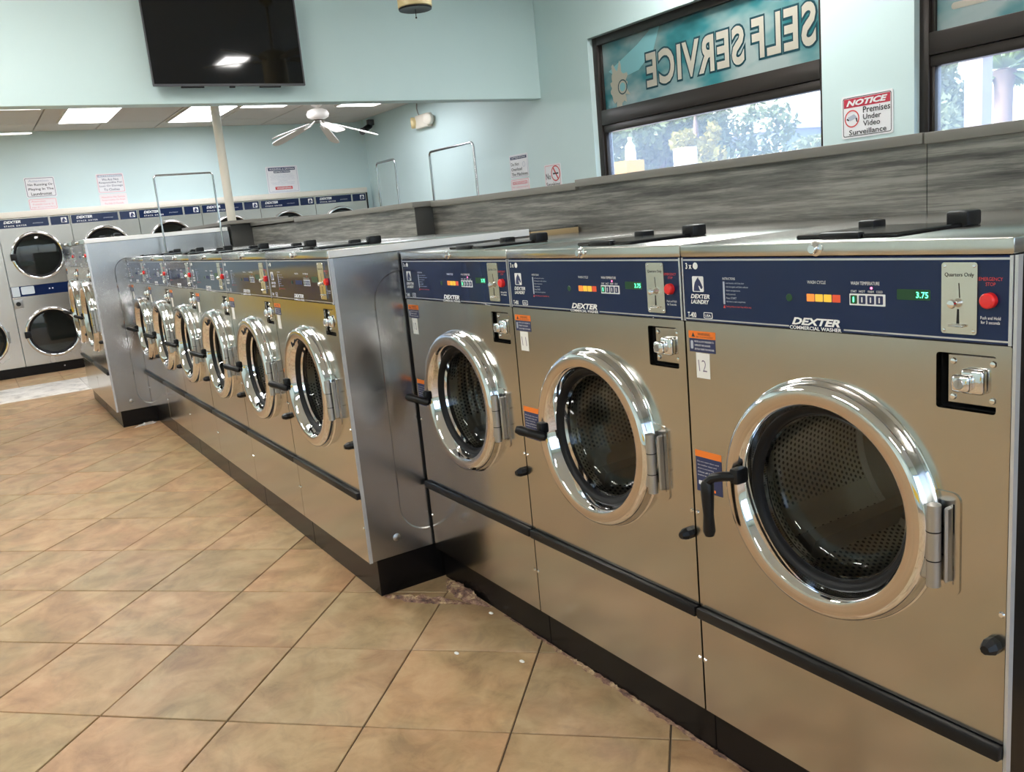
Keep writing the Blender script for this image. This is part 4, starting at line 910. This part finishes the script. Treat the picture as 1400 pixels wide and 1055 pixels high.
# ================================================================== outside
b = MB(); b.box(-60, 40, YW+.4, 60, -.35, -.15); structure(b.build('ground_street', ASPH, smooth=False))
b = MB(); b.box(W1[0]-.2, W2[1]+.3, YW+.2, YW+.55, 1.0, 1.10); structure(b.build('trim_ledge', EXTW, smooth=False))
def leaves(name, m, parent, n, centre, rad, size, seed, droop=0):
    rnd = random.Random(seed); vs_, fs = [], []
    clumps = [(Vector((rnd.gauss(0, .42), rnd.gauss(0, .42), rnd.gauss(0, .42))), rnd.uniform(.25, .45)) for _ in range(26)]
    for k in range(n):
        c, cr = rnd.choice(clumps); d = Vector((rnd.gauss(0, 1), rnd.gauss(0, 1), rnd.gauss(0, 1))).normalized()*cr*rnd.uniform(.6, 1)
        p = Vector(((c.x+d.x)*rad[0], (c.y+d.y)*rad[1], (c.z+d.z)*rad[2]))+Vector(centre)
        u = Vector((rnd.gauss(0, 1), rnd.gauss(0, 1), rnd.gauss(0, 1))).normalized()*size*rnd.uniform(.7, 1.4); v = u.orthogonal().normalized()*size*.45
        i = len(vs_); vs_ += [p-u, p+v, p+u, p-v]; fs.append((i, i+1, i+2, i+3))
    me = bpy.data.meshes.new(name); me.from_pydata(vs_, [], fs); o = link(name, me, m, parent); o['kind'] = 'stuff'; return o
def tree(loc, h, rad, m, lab, seed, n=5000, size=.16, name='leafy_tree'):
    r = empty(name, loc); tag(r, lab, 'tree')
    b = MB(); b.lathe([(.16, 0), (.12, h*.4), (.06, h*.8), (0, h*.9)], 10); b.build('trunk', BARK, r)
    leaves('foliage', m, r, n, (0, 0, h*.62), rad, size, seed)
tree((-18.2, 16.0, -.15), 4.4, (2.5, 1.8, 1.9), LEAF[0], 'dense green tree seen at the dark end of the first window', 11, 12000, .11)
tree((-15.2, 14.4, -.15), 3.8, (.55, .6, .8), LEAF[2], 'yellowish tree beside the dense green one', 12, 3000, .09)
tree((-12.1, 16.0, -.15), 3.0, (1.25, 1.2, .80), LEAF[1], 'pale grey green tree filling the bright end of the first window', 13, 9000, .08)
tree((-9.4, 15.0, -.15), 3.5, (.8, .9, 1.3), LEAF[1], 'pale tree at the edge of the second window', 15, 4000, .08)
tree((-10.2, 25, -.15), 3.2, (1.6, 1.2, 1.0), LEAF[1], 'low tree beyond the palm in the second window', 17, 4000, .10)
def palm(loc, h, lab, seed):
    r = empty('palm_tree', loc); tag(r, lab, 'palm'); rnd = random.Random(seed)
    b = MB(); b.lathe([(.24, 0), (.20, h*.5), (.22, h*.9), (.30, h), (0, h+.1)], 12); b.build('trunk', BARK, r)
    for k in range(26):
        a = rnd.uniform(0, 2*math.pi); e = rnd.uniform(-.5, 1.2); d = Vector((math.cos(a)*math.cos(e), math.sin(a)*math.cos(e), math.sin(e))); L = rnd.uniform(.35, .55)
        side = d.cross(Vector((0, 0, 1))).normalized(); tip = Vector((0, 0, h))+d*L
        vs_ = [Vector((0, 0, h))+d*.1]; fs = []
        up_ = side.cross(d)
        for q in range(13):
            t = -1.25+2.5*q/12; vs_.append(tip+(d*math.cos(t)+side*math.sin(t))*.42-Vector((0, 0, .10*abs(t)))+up_*.02*(q % 2)); vs_.append(tip+(d*math.cos(t+.1)+side*math.sin(t+.1))*.20)
        for q in range(13):
            i = 1+2*q; fs.append((0, i, i+1))
        me = bpy.data.meshes.new('frond'); me.from_pydata(vs_, [], fs); link('frond', me, LEAF[3], r)
palm((-11.9, 22, -.15), 3.75, 'palm tree in the second window beyond the pale pillar', 21)
po2 = empty('pillar', (-5.74, 10.0, -.15)); tag(po2, 'tall pale lavender pillar standing outside the second window', 'pillar')
b = MB(); b.box(-.12, .12, -.12, .12, 0, 6.5, .02); b.build('shaft', mat('lavender_stucco', (.46, .41, .46), .8), po2); b = MB(); b.box(-.2, .2, -.2, .2, 0, .3, .02); b.build('plinth', EXTW, po2)
hb = empty('far_building', (-34.0, 38, -.15)); tag(hb, 'low pale blue grey building between the trees outside the first window', 'building')
b = MB(); b.box(-4, 4, -3, 3, 0, 4.2); b.build('wall_block', mat('blue_grey_wall', (.30, .36, .48), .8), hb, smooth=False); b = MB(); b.box(-4.3, 4.3, -3.3, 3.3, 4.2, 4.5); b.build('roof_slab', EXTW, hb, smooth=False)
# things on a low wall outside, in the sun
YL = 6.2
b = MB(); b.box(-9.6, -5.6, YL-.2, YL+.2, -.15, 1.50); structure(b.build('wall_garden', EXTW, smooth=False), 'low white garden wall outside')
ob = empty('cardboard_box', (-8.28, YL, 1.50)); tag(ob, 'orange box on the low wall outside the first window', 'box')
b = MB(); b.box(-.30, .30, -.15, .15, 0, .245, .006); b.build('carton', mat('orange_card', (.80, .36, .02), .7), ob); b = MB(); b.box(-.30, .30, -.04, .04, .245, .248); b.build('tape', WHITE, ob, smooth=False)
bo = empty('bottle', (-8.06, YL, 1.749)); tag(bo, 'white bottle standing on the orange box outside', 'bottle')
b = MB(); b.lathe([(0, 0), (.065, 0), (.070, .01), (.070, .11), (.058, .14), (.066, .17), (.040, .21), (.022, .235), (.022, .25), (0, .25)], 20); b.build('bottle_body', WHITE, bo, ang=50)
b = MB(); b.cyl((0, 0, .25), (0, 0, .285), .028, 14); b.build('bottle_cap', WHITE, bo)
sb = empty('white_carton', (-7.08, YL, 1.50)); tag(sb, 'white upright carton on the low wall outside the first window', 'box')
b = MB(); b.box(-.12, .12, -.08, .08, 0, .30, .004); b.build('carton', WHITE, sb); flat('blue_label', [rrect(-.09, .09, .10, .24, .004)], front(0, -.0805, 0), GREYP, sb)
